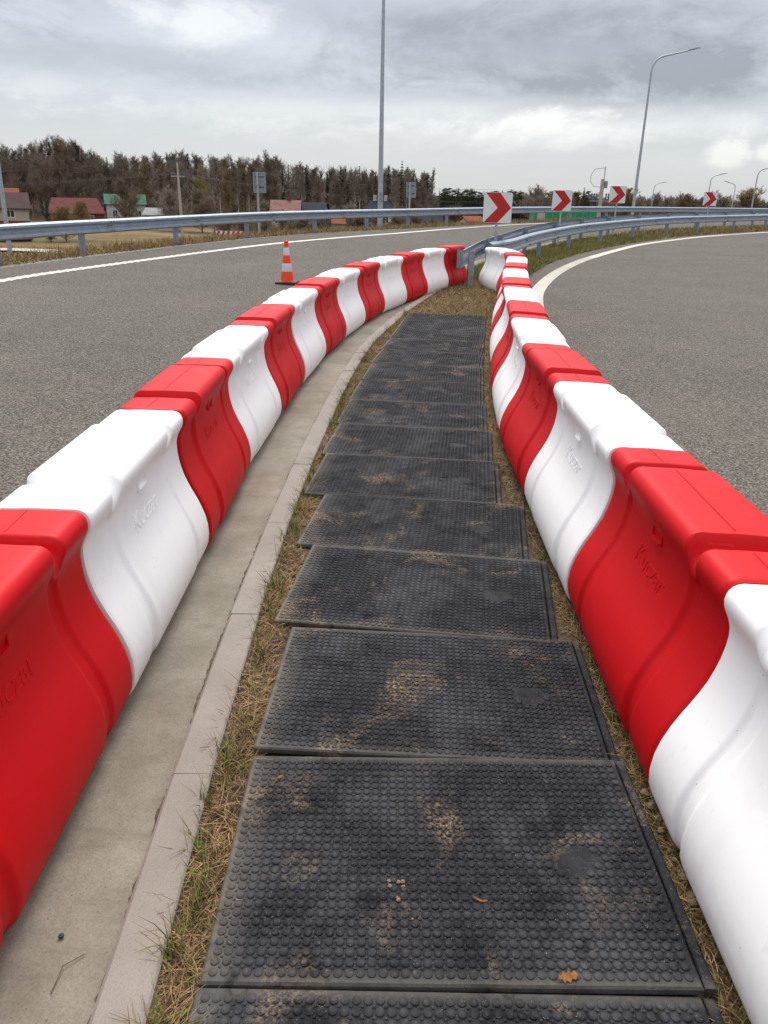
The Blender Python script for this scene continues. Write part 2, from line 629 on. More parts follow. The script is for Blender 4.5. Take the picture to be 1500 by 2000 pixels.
def m_blade(t, b, a=(.3, .22, .1), c2=(.2, .14, .06)):
    p = pos(t)
    n = t.noise(p, 35, 2, .6)
    n2 = t.noise(p, 1.7, 4, .6)
    c = t.mix(t.ramp(n, (.35, 0.), (.65, 1.)), a, c2)
    c = t.mix(1, c, t.ramp(n2, (.3, .75), (.7, 1.2)), 'MULTIPLY')
    t.set(b.inputs['Base Color'], c)
    b.inputs['Roughness'].default_value = .8
    b.inputs['Specular IOR Level'].default_value = .2
    b.inputs['Transmission Weight'].default_value = 0.


def m_bark(t, b, a=(.09, .065, .05), c2=(.2, .17, .14), tree=True):
    p = pos(t)
    n = t.noise(t.vmath('MULTIPLY', p, (1., 1., .3)), 2.5, 5, .7)
    c = t.mix(t.ramp(n, (.35, 0.), (.7, 1.)), a, c2)
    k = t.ramp(orand(t), (0, .75), (.5, 1.), (1, 1.3))
    t.set(b.inputs['Base Color'], t.mix(1, c, k, 'MULTIPLY'))
    b.inputs['Roughness'].default_value = .95
    b.inputs['Specular IOR Level'].default_value = .1


def m_tiles(t, b, col=(.3, .08, .06), var=.2):
    p = oco(t)
    w = t.n('ShaderNodeTexWave', i_Vector=p, i_Scale=4.0, i_Distortion=.4)
    w.bands_direction = 'X'
    n = t.noise(p, 1.3, 5, .65)
    c = t.mix(1, col, t.ramp(n, (.3, 1 - var), (.7, 1 + var)), 'MULTIPLY')
    c = t.mix(1, c, t.ramp(w.outputs[1], (.0, .82), (.5, 1.05)), 'MULTIPLY')
    t.set(b.inputs['Base Color'], c)
    b.inputs['Roughness'].default_value = .9
    b.inputs['Specular IOR Level'].default_value = .08


def m_glass(t, b):
    b.inputs['Base Color'].default_value = (.03, .035, .04, 1)
    b.inputs['Roughness'].default_value = .08


def m_silt(t, b):
    p = pos(t)
    n1 = t.noise(p, 45, 5, .75)
    n2 = t.noise(p, 190, 3, .7)
    c = t.ramp(n1, (.3, (.05, .038, .028)), (.5, (.115, .09, .067)), (.72, (.22, .18, .138)))
    c = t.mix(1, c, t.ramp(n2, (.3, .65), (.7, 1.25)), 'MULTIPLY')
    t.set(b.inputs['Base Color'], c)
    b.inputs['Roughness'].default_value = 1.
    b.inputs['Specular IOR Level'].default_value = .1
    bump(t, b, n1, 1., .01)


mat('asphalt', m_asphalt)
mat('silt', m_silt)
mat('gutter_concrete', m_gutter)
mat('kerb_concrete', m_kerb)
mat('soil', m_soil)
mat('field', m_field)
mat('gravel', m_gravel)
mat('white_plastic', m_plastic, col=(.85, .845, .825), dirt=(.34, .31, .26), amt=.30, worn=(.5, .49, .46))
mat('red_plastic', m_plastic, col=(.50, .0028, .006), dirt=(.25, .03, .025), amt=.20, worn=(.6, .12, .12), spec=.18, rough=.5)
mat('rubber', m_rubber, stud=0.)
mat('rubber_stud', m_rubber, stud=1.)
mat('galvanised', m_galv)
mat('galvanised_dark', m_galv, col=(.22, .26, .305), rough=.55)
mat('steel_pole', m_galv, col=(.36, .40, .44), rough=.5)
mat('marking', m_marking)
mat('marking_warm', m_marking, col=(.50, .46, .38))
mat('straw', m_blade, a=(.385, .245, .125), c2=(.225, .135, .062))
mat('straw_dark', m_blade, a=(.13, .08, .036), c2=(.06, .036, .017))
mat('grass_green', m_blade, a=(.10, .145, .028), c2=(.17, .19, .05))
mat('grass_olive', m_blade, a=(.21, .165, .055), c2=(.31, .225, .095))
mat('bark', m_bark, a=(.065, .046, .034), c2=(.15, .118, .092))
mat('twigs_brown', m_bark, a=(.135, .100, .072), c2=(.215, .168, .125))
mat('twigs_grey', m_bark, a=(.185, .150, .115), c2=(.30, .255, .205))
mat('twigs_gold', m_bark, a=(.20, .145, .07), c2=(.29, .22, .12))
mat('bark_birch', m_bark, a=(.30, .26, .22), c2=(.48, .44, .39))
mat('needles', m_bark, a=(.014, .026, .012), c2=(.045, .07, .028))
mat('needles_light', m_bark, a=(.035, .05, .018), c2=(.075, .095, .036))
mat('orange', plain, col=(.78, .05, .006), rough=.45, var=.06)
mat('reflective_white', plain, col=(.62, .60, .62), rough=.4, var=.06)
mat('black_rubber', plain, col=(.016, .016, .017), rough=.7)
mat('sign_white', plain, col=(.62, .64, .63), rough=.35, var=.03, scale=2.)
mat('sign_red', plain, col=(.42, .004, .006), rough=.4, var=.06, scale=3.)
mat('sign_back', plain, col=(.22, .25, .28), rough=.5, metal=.3, var=.08)
mat('concrete_pole', plain, col=(.36, .33, .28), rough=.9, var=.12, scale=1.5)
mat('wire', plain, col=(.06, .06, .065), rough=.6)
mat('porcelain', plain, col=(.07, .06, .06), rough=.3)
mat('wall_cream', plain, col=(.36, .31, .24), rough=.9, var=.08, scale=.6)
mat('wall_white', plain, col=(.42, .41, .38), rough=.9, var=.08, scale=.6)
mat('wall_brick', plain, col=(.14, .05, .03), rough=.9, var=.2, scale=2.)
mat('wall_grey', plain, col=(.24, .24, .235), rough=.9, var=.12, scale=.8)
mat('wall_wood', plain, col=(.12, .085, .06), rough=.9, var=.25, scale=1.)
mat('roof_plum', m_tiles, col=(.085, .055, .056))
mat('roof_red', m_tiles, col=(.15, .055, .05))
mat('roof_orange', m_tiles, col=(.21, .07, .04))
mat('roof_green', m_tiles, col=(.07, .125, .08), var=.45)
mat('roof_pink', m_tiles, col=(.19, .10, .08), var=.35)
mat('roof_slate', m_tiles, col=(.022, .027, .036))
mat('panel_green', plain, col=(.0, .22, .075), rough=.55, var=.1)
mat('panel_pale', plain, col=(.25, .38, .27), rough=.6, var=.1)
mat('window_glass', m_glass)
mat('frame_white', plain, col=(.7, .7, .68), rough=.5)
mat('leaf_brown', m_blade, a=(.30, .13, .035), c2=(.19, .08, .022))
mat('earth_clod', plain, col=(.20, .14, .085), rough=.95, var=.3, scale=40.)
mat('pebble', plain, col=(.03, .028, .026), rough=.8, var=.3, scale=60.)
mat('field_path', plain, col=(.42, .36, .29), rough=.95, var=.12, scale=.5)
mat('tarp', plain, col=(.6, .6, .6), rough=.5, var=.15, scale=2.)


# ------------------------------------------------------------------ plan of the place (metres, camera at the origin)
KERB = [(-.60, -5), (-.61, .3), (-.63, 1.34), (-.65, 2.2), (-.655, 3.0), (-.65, 3.7), (-.61, 5.0), (-.50, 7.2), (-.33, 9.2), (-.14, 10.45),
        (.23, 12.5), (.62, 14.2), (1.06, 16.2), (1.62, 18.5), (2.75, 22.0), (6.3, 29.9), (8.0, 32.6), (13.4, 40.0), (24, 49.5), (38, 57.5)]
VERGE = [(-7.0, -6), (-7.9, 0), (-8.3, 7), (-8.05, 12), (-7.43, 15.3), (-6.97, 17.4), (-6.33, 19.5), (-5.38, 22.4), (-4.1, 25.8), (-2.04, 29.4),
         (.79, 33.1), (3.4, 36.7), (6.6, 40.8), (11.2, 46), (18, 52.5), (28, 60), (42, 67)]
LINE_L = [(-6.2, -5), (-6.9, 3), (-7.0, 9), (-6.61, 13.5), (-6.13, 15.8), (-5.37, 18.4), (-4.4, 21.3), (-3.05, 24.6), (-1.35, 27.6), (.74, 30.9), (3.0, 34.4),
          (5.9, 38.8), (10.2, 43.8), (17, 50.3), (27, 58), (41, 65)]
EDGE_R = [(1.05, -6), (1.05, 4), (1.15, 6), (1.38, 8), (1.7, 10.5), (2.12, 13), (2.62, 15.7), (3.15, 18.0), (3.65, 19.7), (4.55, 22.3), (6.4, 26.2), (8.0, 29.0),
          (9.8, 31.8), (13.5, 36.6), (20, 43.2), (30, 51)]
FAR_R = [(10.5, -6), (10.5, 4), (10.8, 10), (12, 15), (14.5, 20), (18, 25), (23, 30.5), (29, 36), (38, 43)]
LINE_R = [(1.9, 8.5), (2.22, 11.5), (2.67, 14.4), (3.2, 16.6), (3.98, 19.1), (4.97, 21.7), (6.15, 24.3), (7.85, 27.6), (9.7, 30.8), (13.1, 35.4),
          (16.4, 39.1), (19.6, 42.2), (28, 49)]
kerb_c = curve(KERB, .25)
verge_c = curve(VERGE, .5)
edge_r = curve(EDGE_R, .5)
far_r = curve(FAR_R, .5)


def strip(name, A, B, cols, m, dz=0., zf=zg, kind='structure', parent=None, smooth=True, rough=0.):
    """sheet stretched between two plan polylines, draped on the road level"""
    n = max(len(A), len(B))
    A, B = resample(A, n=n), resample(B, n=n)
    t = np.linspace(0, 1, cols + 1)
    P = A[:, None, :2] * (1 - t)[None, :, None] + B[:, None, :2] * t[None, :, None]
    Z = zf(P[..., 0], P[..., 1]) + dz
    if rough:
        e = np.ones(cols + 1)
        e[0] = e[-1] = .3
        Z = Z + rng.normal(0, rough, Z.shape) * e
    V = np.concatenate([P, Z[..., None]], -1).reshape(-1, 3)
    i, j = np.meshgrid(np.arange(n - 1), np.arange(cols), indexing='ij')
    q = (i * (cols + 1) + j).ravel()
    F = np.stack([q, q + 1, q + cols + 2, q + cols + 1], 1)
    o = soup(name, V, F, [MATS[m]], smooth=smooth, parent=parent)
    # faces up
    nz = o.data.polygons[0].normal.z
    if nz < 0:
        o.data.flip_normals()
    if kind:
        o['kind'] = kind
    return o


def ribbon(name, C, w, m, dz, **kw):
    return strip(name, offset(C, w / 2), offset(C, -w / 2), 1, m, dz, **kw)


# carriageways
left_road = strip('left_road', offset(kerb_c, .30), verge_c, 24, 'asphalt', -.040)
right_road = strip('right_road', edge_r, far_r, 16, 'asphalt', -.014)
gutter = strip('gutter', offset(kerb_c, .34), offset(kerb_c, -.02), 4, 'gutter_concrete', -.035)
# soil of the wedge between the two carriageways
island = strip('traffic_island_ground', offset(kerb_c, -.10), edge_r, 24, 'soil', -.022, rough=.006)


# terrain outside the roads
def side_dist(P, C):
    """signed distance of points to a plan polyline, positive on its left"""
    T = np.gradient(C, axis=0)
    out = np.empty(len(P))
    for k in range(0, len(P), 4000):
        d = P[k:k + 4000, None, :] - C[None]
        dd = (d ** 2).sum(-1)
        i = dd.argmin(1)
        r = np.arange(len(i))
        cr = T[i, 0] * d[r, i, 1] - T[i, 1] * d[r, i, 0]
        out[k:k + 4000] = np.sqrt(dd[r, i]) * np.sign(cr)
    return out


verge_ext = np.vstack([verge_c[:1] + [[1.0, -60]], verge_c, [[70, 76], [140, 88], [320, 100]]])
verge_ext = resample(verge_ext, 1.0)
far_ext = np.vstack([far_r[:1] + [[0, -60]], far_r, [[60, 54], [130, 66], [320, 80]]])
far_ext = resample(far_ext, 1.0)


def terrain(x, y):
    P = np.stack([np.ravel(x), np.ravel(y)], 1).astype(float)
    x, y = P[:, 0], P[:, 1]
    dl = side_dist(P, verge_ext)
    dr = -side_dist(P, far_ext)
    r = np.hypot(x, y)
    base = -3.3 - 2.2 * sstep(40, 125, r) + .25 * np.sin(x * .11 + 1) * np.cos(y * .083) + .35 * np.sin(x * .031 + y * .027)
    base = base + 8.0 * sstep(178, 300, y) * sstep(22, -10, x) + 3.0 * sstep(260, 500, r)
    lvl = zg(x, np.minimum(y, 60))
    d = np.maximum(dl, dr)
    top = lvl - .075 - .02 * np.clip(d, 0, 1.7)
    slope = lvl - .11 - .42 * np.clip(d - 1.7, 0, None)
    z = np.where(d < 1.7, top, np.maximum(slope, base))
    z = np.where(d < 0, lvl - .16, z)
    return z


def axis(n0, fine, far):
    a = [0.]
    s = fine
    while a[-1] < far:
        if a[-1] > n0:
            s *= 1.09
        a.append(a[-1] + s)
    return np.array(a)


ax = axis(26, .8, 2600)
xs = np.r_[-ax[:0:-1], ax]
ys = np.r_[-axis(6, 1.2, 1200)[:0:-1], axis(70, .8, 4000)]
gx, gy = np.meshgrid(xs, ys)
gz = terrain(gx, gy).reshape(gx.shape)
V = np.stack([gx, gy, gz], -1).reshape(-1, 3)
nx = len(xs)
i, j = np.meshgrid(np.arange(len(ys) - 1), np.arange(nx - 1), indexing='ij')
q = (i * nx + j).ravel()
ground = soup('ground', V, np.stack([q, q + 1, q + nx + 1, q + nx], 1), [MATS['field']], smooth=True)
ground['kind'] = 'structure'


def tz(x, y):
    return float(terrain([x], [y])[0])


# pale strip of road gravel against the outer edge of the left carriageway
gravel_edge = strip('gravel_shoulder', verge_c, offset(verge_c, .30), 2, 'gravel', -.052)
gravel_edge['kind'] = 'structure'
path = ribbon('field_path', curve([(-75, 74), (-50, 80), (-37, 81), (-29, 77), (-22, 70), (-17, 62)], 1.), 5.0, 'field_path', .18,
              zf=lambda a, b: terrain(a, b).reshape(np.shape(a)))

# edge lines, ribbed
ll = curve(LINE_L, .12)
edge_line = ribbon('edge_line', ll, .20, 'marking', -.034)
mb = MB()
for k in range(len(ll) - 1):
    if 4 < ll[k, 1] < 21 and k % 2 == 0:
        p, t = ll[k], ll[k + 1] - ll[k]
        t = t / np.linalg.norm(t)
        nn = np.array([-t[1], t[0]])
        pr = [p + nn * .125 - t * .03, p - nn * .125 - t * .03, p - nn * .125 + t * .03, p + nn * .125 + t * .03]
        zz = [float(zg(*a)) - .034 for a in pr]
        mb.add([(*a, z) for a, z in zip(pr, zz)] + [(*(a * .8 + p * .2), z + .008) for a, z in zip(pr, zz)],
               [(4, 5, 6, 7), (0, 1, 5, 4), (1, 2, 6, 5), (2, 3, 7, 6), (3, 0, 4, 7)])
o = mb.build('rib_bars', MATS['marking'], edge_line)
o['kind'] = 'stuff'
lr = curve(LINE_R, .2)
inner_line = ribbon('curved_edge_line', lr, .27, 'marking_warm', -.008)
n24 = int((lr[:, 1] < 24).sum())
for k in range(7):
    off = -.114 + .038 * k
    a = offset(lr, off + .013)[:n24]
    b = offset(lr, off - .013)[:n24]
    c = (a + b) / 2
    z = zg(c[:, 0], c[:, 1])
    mb = MB()
    vs_, fs = [], []
    for i_ in range(n24):
        vs_ += [(*a[i_], z[i_] - .008), (*(a[i_] * .7 + c[i_] * .3), z[i_] + .001), (*(b[i_] * .7 + c[i_] * .3), z[i_] + .001), (*b[i_], z[i_] - .008)]
    for i_ in range(n24 - 1):
        for s_ in range(3):
            fs.append((i_ * 4 + s_, i_ * 4 + s_ + 1, i_ * 4 + 5 + s_, i_ * 4 + 4 + s_))
    mb.add(vs_, fs)
    mb.build('line_ridge', MATS['marking_warm'], inner_line)

# silt washed against the foot of the kerb: a ragged little bank
sk = resample(offset(kerb_c, -.006), .018)
sk = sk[(sk[:, 1] > .4) & (sk[:, 1] < 17)]
wn = np.convolve(rng.random(len(sk) + 8), np.ones(9) / 9, 'valid')
wd_ = .006 + .014 * np.clip((wn - .36) / .28, 0, 1) + .007 * rng.random(len(sk))
sl = offset(sk, wd_)
hh = .003 + .006 * rng.random(len(sk))
zk = zg(sk[:, 0], sk[:, 1]) - .034
mid_ = sk * .55 + sl * .45
V = np.stack([np.c_[sk, zk + hh], np.c_[mid_, zk + hh * .6], np.c_[sl, zk - .001]], 1).reshape(-1, 3)
i = np.arange(len(sk) - 1)[:, None] * 3
F = np.concatenate([i + [0, 3, 4, 1], i + [1, 4, 5, 2]])
o = soup('kerb_silt', V, F, [MATS['silt']])
tag(o, 'thin ragged line of brown silt against the kerb foot in the gutter', 'silt', kind='stuff')

# ------------------------------------------------------------------ kerb, stone by stone
kerb = empty('kerb')
kerb['kind'] = 'structure'
ck = offset(kerb_c, -.0625)
L = 0.98


def kerb_mesh(w=.125, l=.9802, c=.010):
    x0, x1 = -w / 2, w / 2
    prof = [(x0, -.20), (x0 - .0, -c), (x0 + c, 0), (x1 - c * .6, 0), (x1, -c * .6), (x1, -.20)]
    m = MB()
    n = len(prof)
    ysn = (-l / 2, -l / 2 + .006, l / 2 - .006, l / 2)
    for k, yy in enumerate(ysn):
        s = .0006 if k in (0, 3) else 0
        m.v += [(a * (1 - s * 6), yy, b - s) for a, b in prof]
    for k in range(3):
        for a in range(n - 1):
            m.f.append([k * n + a, k * n + a + 1, (k + 1) * n + a + 1, (k + 1) * n + a])
            m.m.append(0)
    m.f += [list(range(n)), [3 * n + a for a in range(n - 1, -1, -1)]]
    m.m += [0, 0]
    return m.mesh('kerb_stone', MATS['kerb_concrete'])


km = kerb_mesh()
cks = resample(ck, .98)
for a, b in zip(cks[:-1], cks[1:]):
    if a[1] > 42 or b[1] < .2:
        continue
    o = link('kerb_stone', km, kerb)
    m_ = (a + b) / 2
    d = b - a
    o.location = (m_[0], m_[1], float(zg(*m_)) + .004 + random.uniform(-.0025, .0025))
    o.rotation_euler = (random.uniform(-.003, .003), random.uniform(-.006, .006), math.atan2(d[1], d[0]) - math.pi / 2 + random.uniform(-.004, .004))

# ------------------------------------------------------------------ plastic barrier units
UL = 1.226
PROF = [(.0, .200), (.012, .214), (.035, .231), (.07, .246), (.12, .253), (.17, .251), (.22, .241), (.27, .224), (.31, .207), (.35, .187), (.39, .169),
        (.43, .153), (.47, .142), (.51, .134), (.55, .1295), (.59, .129), (.615, .133), (.635, .140), (.653, .1495), (.669, .1585), (.684, .165), (.700, .168),
        (.715, .167), (.728, .1625), (.739, .154), (.746, .142), (.750, .126)]
PZ = np.array([a for a, b in PROF])
PY = np.array([b for a, b in PROF])


def half_width(z):
    return np.interp(z, PZ, PY)


def groove(s):
    """1 in the two channels that run round the unit"""
    s = min(s, UL - s)
    return float(sstep(.205, .228, s) * (1 - sstep(.268, .300, s)))


def middle(s):
    s = min(s, UL - s)
    return float(sstep(.268, .300, s))


def unit_mesh(m):
    half = [0, .003, .010, .022, .05, .10, .15, .19, .203, .210, .217, .224, .231, .238, .252, .268, .276, .284, .292, .300, .308, .317, .335, .40, .47, .54, UL / 2]
    ss_ = half + [UL - h for h in half[-2::-1]]
    prof = list(zip(PZ, PY)) + [(.750, .08), (.7515, .04), (.752, .0)]
    ring = [(z, y) for z, y in prof] + [(z, -y) for z, y in prof[-2::-1]]
    mb = MB()
    n = len(ring)
    for s in ss_:
        e = min(s, UL - s)
        inset = .006 * (1 - sstep(0, .012, e))
        g, md = groove(s), middle(s)
        for z, y in ring:
            t = float(sstep(.58, .70, z))
            zz = z + t * (.012 * md - .052 * g) - inset * t
            side = float(sstep(.0, .05, z))
            k = .011 * g * (1 - .35 * t) + inset - .005 * md + .008 * g * t
            yy = math.copysign(max(abs(y) - k, 0), y) if abs(y) > .1 else y
            foot = .010 * (g if z < .03 else 0)
            mb.v.append((s - UL / 2, yy, zz + foot))
    for i in range(len(ss_) - 1):
        for k in range(n - 1):
            mb.f.append([i * n + k, i * n + k + 1, (i + 1) * n + k + 1, (i + 1) * n + k])
            mb.m.append(0)
        mb.f.append([i * n + n - 1, i * n, (i + 1) * n, (i + 1) * n + n - 1])
        mb.m.append(0)
    mb.f.append(list(range(n)))
    mb.f.append([(len(ss_) - 1) * n + k for k in range(n - 1, -1, -1)])
    mb.m += [0, 0]
    return mb.mesh('body', MATS[m], auto=R(50))


def text_mesh(word, size):
    cu = bpy.data.curves.new('t', 'FONT')
    cu.body = word
    cu.size = size
    cu.extrude = .0016
    cu.bevel_depth = .0008
    cu.align_x = 'CENTER'
    cu.shear = .12
    cu.resolution_u = 3
    ob = bpy.data.objects.new('t', cu)
    COL.objects.link(ob)
    bpy.context.view_layer.update()
    me = bpy.data.meshes.new_from_object(ob.evaluated_get(bpy.context.evaluated_depsgraph_get()))
    bpy.data.objects.remove(ob)
    return me


_t = text_mesh('Kuczar', .118)
TV = np.empty(len(_t.vertices) * 3)
_t.vertices.foreach_get('co', TV)
TV = TV.reshape(-1, 3)
TF = [tuple(p.vertices) for p in _t.polygons]
bpy.data.meshes.remove(_t)


def lettering(m, side):
    z = .455 + TV[:, 1] * .85
    x = TV[:, 0] * .92
    y = half_width(z) + .0045 + TV[:, 2]
    me = bpy.data.meshes.new('raised_lettering')
    vv = np.stack([x * -side, y * side, z], 1)
    me.from_pydata(vv.tolist(), [], TF)
    me.materials.append(MATS[m])
    return me


def slot_mesh(m):
    """small tray-like recess lip under the cap"""
    mb = MB()
    w, zb, zt = .045, .600, .642
    y0 = float(half_width(.62)) - .006
    # frame of four lips, the lower one deeper
    mb.box(-w, w, y0, y0 + .021, zb - .007, zb)
    mb.box(-w - .006, -w, y0, y0 + .015, zb - .007, zt)
    mb.box(w, w + .006, y0, y0 + .015, zb - .007, zt)
    mb.box(-w - .006, w + .006, y0, y0 + .019, zt, zt + .005)
    return mb.mesh('grip_slot', MATS[m])


def seam_mesh(m):
    """mould seam over the top of the cap"""
    mb = MB()
    mb.tube([(-.29, .02, .7645), (.29, .012, .7645)], .0022, 5)
    for s in (-1, 1):
        mb.tube([(s * .425, .016, .7524), (s * .60, .02, .7524)], .0020, 5)
    return mb.mesh('mould_seam', MATS[m])


UNIT = {}
for m in ('white_plastic', 'red_plastic'):
    UNIT[m] = dict(body=unit_mesh(m), la=lettering(m, 1), lb=lettering(m, -1), slot=slot_mesh(m), seam=seam_mesh(m))


def barrier(m, mid, ang, label, tilt=0., k=1.):
    o = empty('barrier_unit', mid, ang)
    o.scale = (k, 1, 1)
    o.rotation_euler = (tilt, 0, ang)
    tag(o, label, 'road barrier', 'plastic barrier units either side of the rubber walkway')
    u = UNIT[m]
    link('body', u['body'], o)
    link('raised_lettering', u['la'], o)
    link('raised_lettering', u['lb'], o)
    a = link('grip_slot', u['slot'], o)
    b = link('grip_slot', u['slot'], o)
    b.rotation_euler = (0, 0, math.pi)
    link('mould_seam', u['seam'], o)
    return o


def arc_points(C, start_y, n_back, n_fwd, UL):
    C = resample(C, .02)
    i0 = int(np.abs(C[:, 1] - start_y).argmin())
    out = [C[i0]]
    p, k = C[i0], i0
    for _ in range(n_fwd):
        while k < len(C) - 1 and np.linalg.norm(C[k] - p) < UL + .002:
            k += 1
        if k == len(C) - 1:
            t = (C[-1] - C[-5]) / np.linalg.norm(C[-1] - C[-5])
            p = p + t * (UL + .002) if np.linalg.norm(C[k] - p) < UL else C[k]
        else:
            p = C[k]
        out.append(p)
    back = []
    p, k = C[i0], i0
    for _ in range(n_back):
        while k > 0 and np.linalg.norm(C[k] - p) < UL + .002:
            k -= 1
        p = C[k]
        back.append(p)
    return back[::-1] + out


ROW_L = catmull([(-1.095, -2.2), (-1.105, 0), (-1.125, 1.2), (-1.130, 2.3), (-1.125, 3.5), (-1.125, 4.85), (-1.105, 5.8), (-1.025, 7.2), (-0.920, 8.45), (-0.790, 9.55), (-0.520, 11.15),
                 (-0.190, 12.5), (0.370, 14.2), (1.110, 16.1), (1.760, 17.6)], 20)
ROW_R = catmull([(1.040, -2.2), (1.050, 0), (1.050, 1.0), (1.060, 2.0), (1.065, 3.5), (1.070, 5.1), (1.150, 6.4), (1.290, 7.7), (1.415, 8.8), (1.609, 10.2), (1.789, 11.5),
                 (2.009, 12.8), (2.189, 14.0), (2.259, 15.1), (2.009, 16.3), (1.889, 17.2)], 20)
ORD = ['nearest', 'second', 'third', 'fourth', 'fifth', 'sixth', 'seventh', 'eighth', 'ninth', 'tenth', 'eleventh', 'twelfth', 'thirteenth', 'fourteenth']
for side, C, sy, dz, far_col in (('left', ROW_L, 2.31, -.034, 'red'), ('right', ROW_R, 1.83, -.016, 'white')):
    k_len = .997 if side == 'left' else .972
    pts = arc_points(C, sy, 2, 12, UL * k_len)
    n = len(pts) - 1
    other = 'white' if far_col == 'red' else 'red'
    for i in range(n):
        a, b = np.array(pts[i]), np.array(pts[i + 1])
        if b[1] < .3:
            continue
        k_far = n - 1 - i
        colr = far_col if k_far % 2 == 0 else other
        m_ = (a + b) / 2
        d = b - a
        away = 'gutter' if side == 'left' else 'right-hand road'
        if k_far == 0:
            lab = 'red plastic barrier unit ending the left row beside the guardrail nose' if side == 'left' else \
                'white plastic barrier unit ending the right row, swung towards the guardrail nose'
        else:
            lab = '%s plastic barrier unit with raised lettering, %s from the far end of the %s row' % (colr, ORD[k_far].replace('nearest', 'first'), side)
        barrier(colr + '_plastic', (m_[0], m_[1], float(zg(*m_)) + dz), math.atan2(d[1], d[0]) + random.uniform(-.012, .012), lab, random.uniform(-.006, .006) + (.048 if side == 'right' and m_[1] < 9 else .02 if side == 'right' else 0.), k_len)

# ------------------------------------------------------------------ rubber mats
MW, ML, MT = 1.152, .762, .020
PITCH_S = .0262


def mat_body():
    mb = MB()
    w, l, c = MW / 2, ML / 2, .005
    lv = [(w, l, 0), (w, l, MT - c), (w - c, l - c, MT)]
    for a, b, z in lv:
        mb.v += [(-a, -b, z), (a, -b, z), (a, b, z), (-a, b, z)]
    for k in range(2):
        for j in range(4):
            j2 = (j + 1) % 4
            mb.f.append([k * 4 + j, k * 4 + j2, k * 4 + 4 + j2, k * 4 + 4 + j])
    mb.f.append([8, 9, 10, 11])
    mb.f.append([3, 2, 1, 0])
    mb.m = [0] * len(mb.f)
    return mb.mesh('mat_sheet', MATS['rubber'])


def mat_tongue():
    mb = MB()
    x0 = MW / 2 + .005
    t = .015
    prof = [(x0, 0), (x0, t - .003), (x0 + .003, t), (x0 + .022, t), (x0 + .028, t - .005), (x0 + .030, 0)]
    for yy in (-ML / 2 + .004, ML / 2 - .004):
        mb.v += [(a, yy, b) for a, b in prof]
    n = len(prof)
    mb.f += [[k, (k + 1) % n, n + (k + 1) % n, n + k] for k in range(n)]
    mb.f += [list(range(n - 1, -1, -1)), list(range(n, 2 * n))]
    mb.m = [0] * len(mb.f)
    return mb.mesh('tongue_edge', MATS['rubber'])


def stud_mesh(bare=True):
    nxs, nys = 43, 28
    X = (np.arange(nxs) - (nxs - 1) / 2) * PITCH_S
    Y = (np.arange(nys) - (nys - 1) / 2) * PITCH_S
    px, py = [a.ravel() for a in np.meshgrid(X, Y)]
    px = px + rng.normal(0, .0005, len(px))
    py = py + rng.normal(0, .0005, len(py))
    keep = (((px - .36) / .062) ** 2 + ((py + .02) / .05) ** 2 > 1) if bare else np.ones(len(px), bool)
    px, py = px[keep], py[keep]

    def discs(px, py, r0, r1, h, n):
        t = np.arange(n) * 2 * np.pi / n
        m = len(px)
        hh = h * rng.uniform(.8, 1.1, m)
        tx, ty = rng.normal(0, .02, m), rng.normal(0, .02, m)
        rings = []
        for r, z in ((r0, -.001), (r0 * .97, .75), (r1, 1.)):
            x = px[:, None] + r * np.cos(t)
            y = py[:, None] + r * np.sin(t)
            zz = np.full_like(x, z) if z < 0 else hh[:, None] * z + (r * np.cos(t)) * tx[:, None] + (r * np.sin(t)) * ty[:, None]
            rings.append(np.stack([x, y, zz + MT], -1))
        cz = np.stack([px, py, hh * 1.02 + MT], -1)[:, None]
        V = np.concatenate(rings + [cz], 1)
        base = np.arange(m)[:, None, None] * (3 * n + 1)
        k = np.arange(n)
        k2 = (k + 1) % n
        q = np.concatenate([np.stack([a * n + k, a * n + k2, (a + 1) * n + k2, (a + 1) * n + k], 1) for a in (0, 1)])
        tri = np.stack([2 * n + k, 2 * n + k2, np.full(n, 3 * n), np.full(n, 3 * n)], 1)
        return V.reshape(-1, 3), (base + q[None]).reshape(-1, 4), (base + tri[None, :, :3]).reshape(-1, 3)
    V1, Q1, T1 = discs(px, py, .0108, .0100, .0031, 12)
    sx = (np.arange(nxs - 1) - (nxs - 2) / 2) * PITCH_S
    sy = (np.arange(nys - 1) - (nys - 2) / 2) * PITCH_S
    qx, qy = [a.ravel() for a in np.meshgrid(sx, sy)]
    kq = ((qx - .36) / .062) ** 2 + ((qy + .02) / .05) ** 2 > 1
    qx, qy = qx[kq], qy[kq]
    V2, Q2, T2 = discs(qx, qy, .0040, .0032, .0030, 7)
    V = np.vstack([V1, V2])
    tri = np.vstack([Q1[:, [0, 1, 2]], Q1[:, [0, 2, 3]], T1, len(V1) + Q2[:, [0, 1, 2]], len(V1) + Q2[:, [0, 2, 3]], len(V1) + T2])
    return soup('', V, tri, [MATS['rubber_stud']])


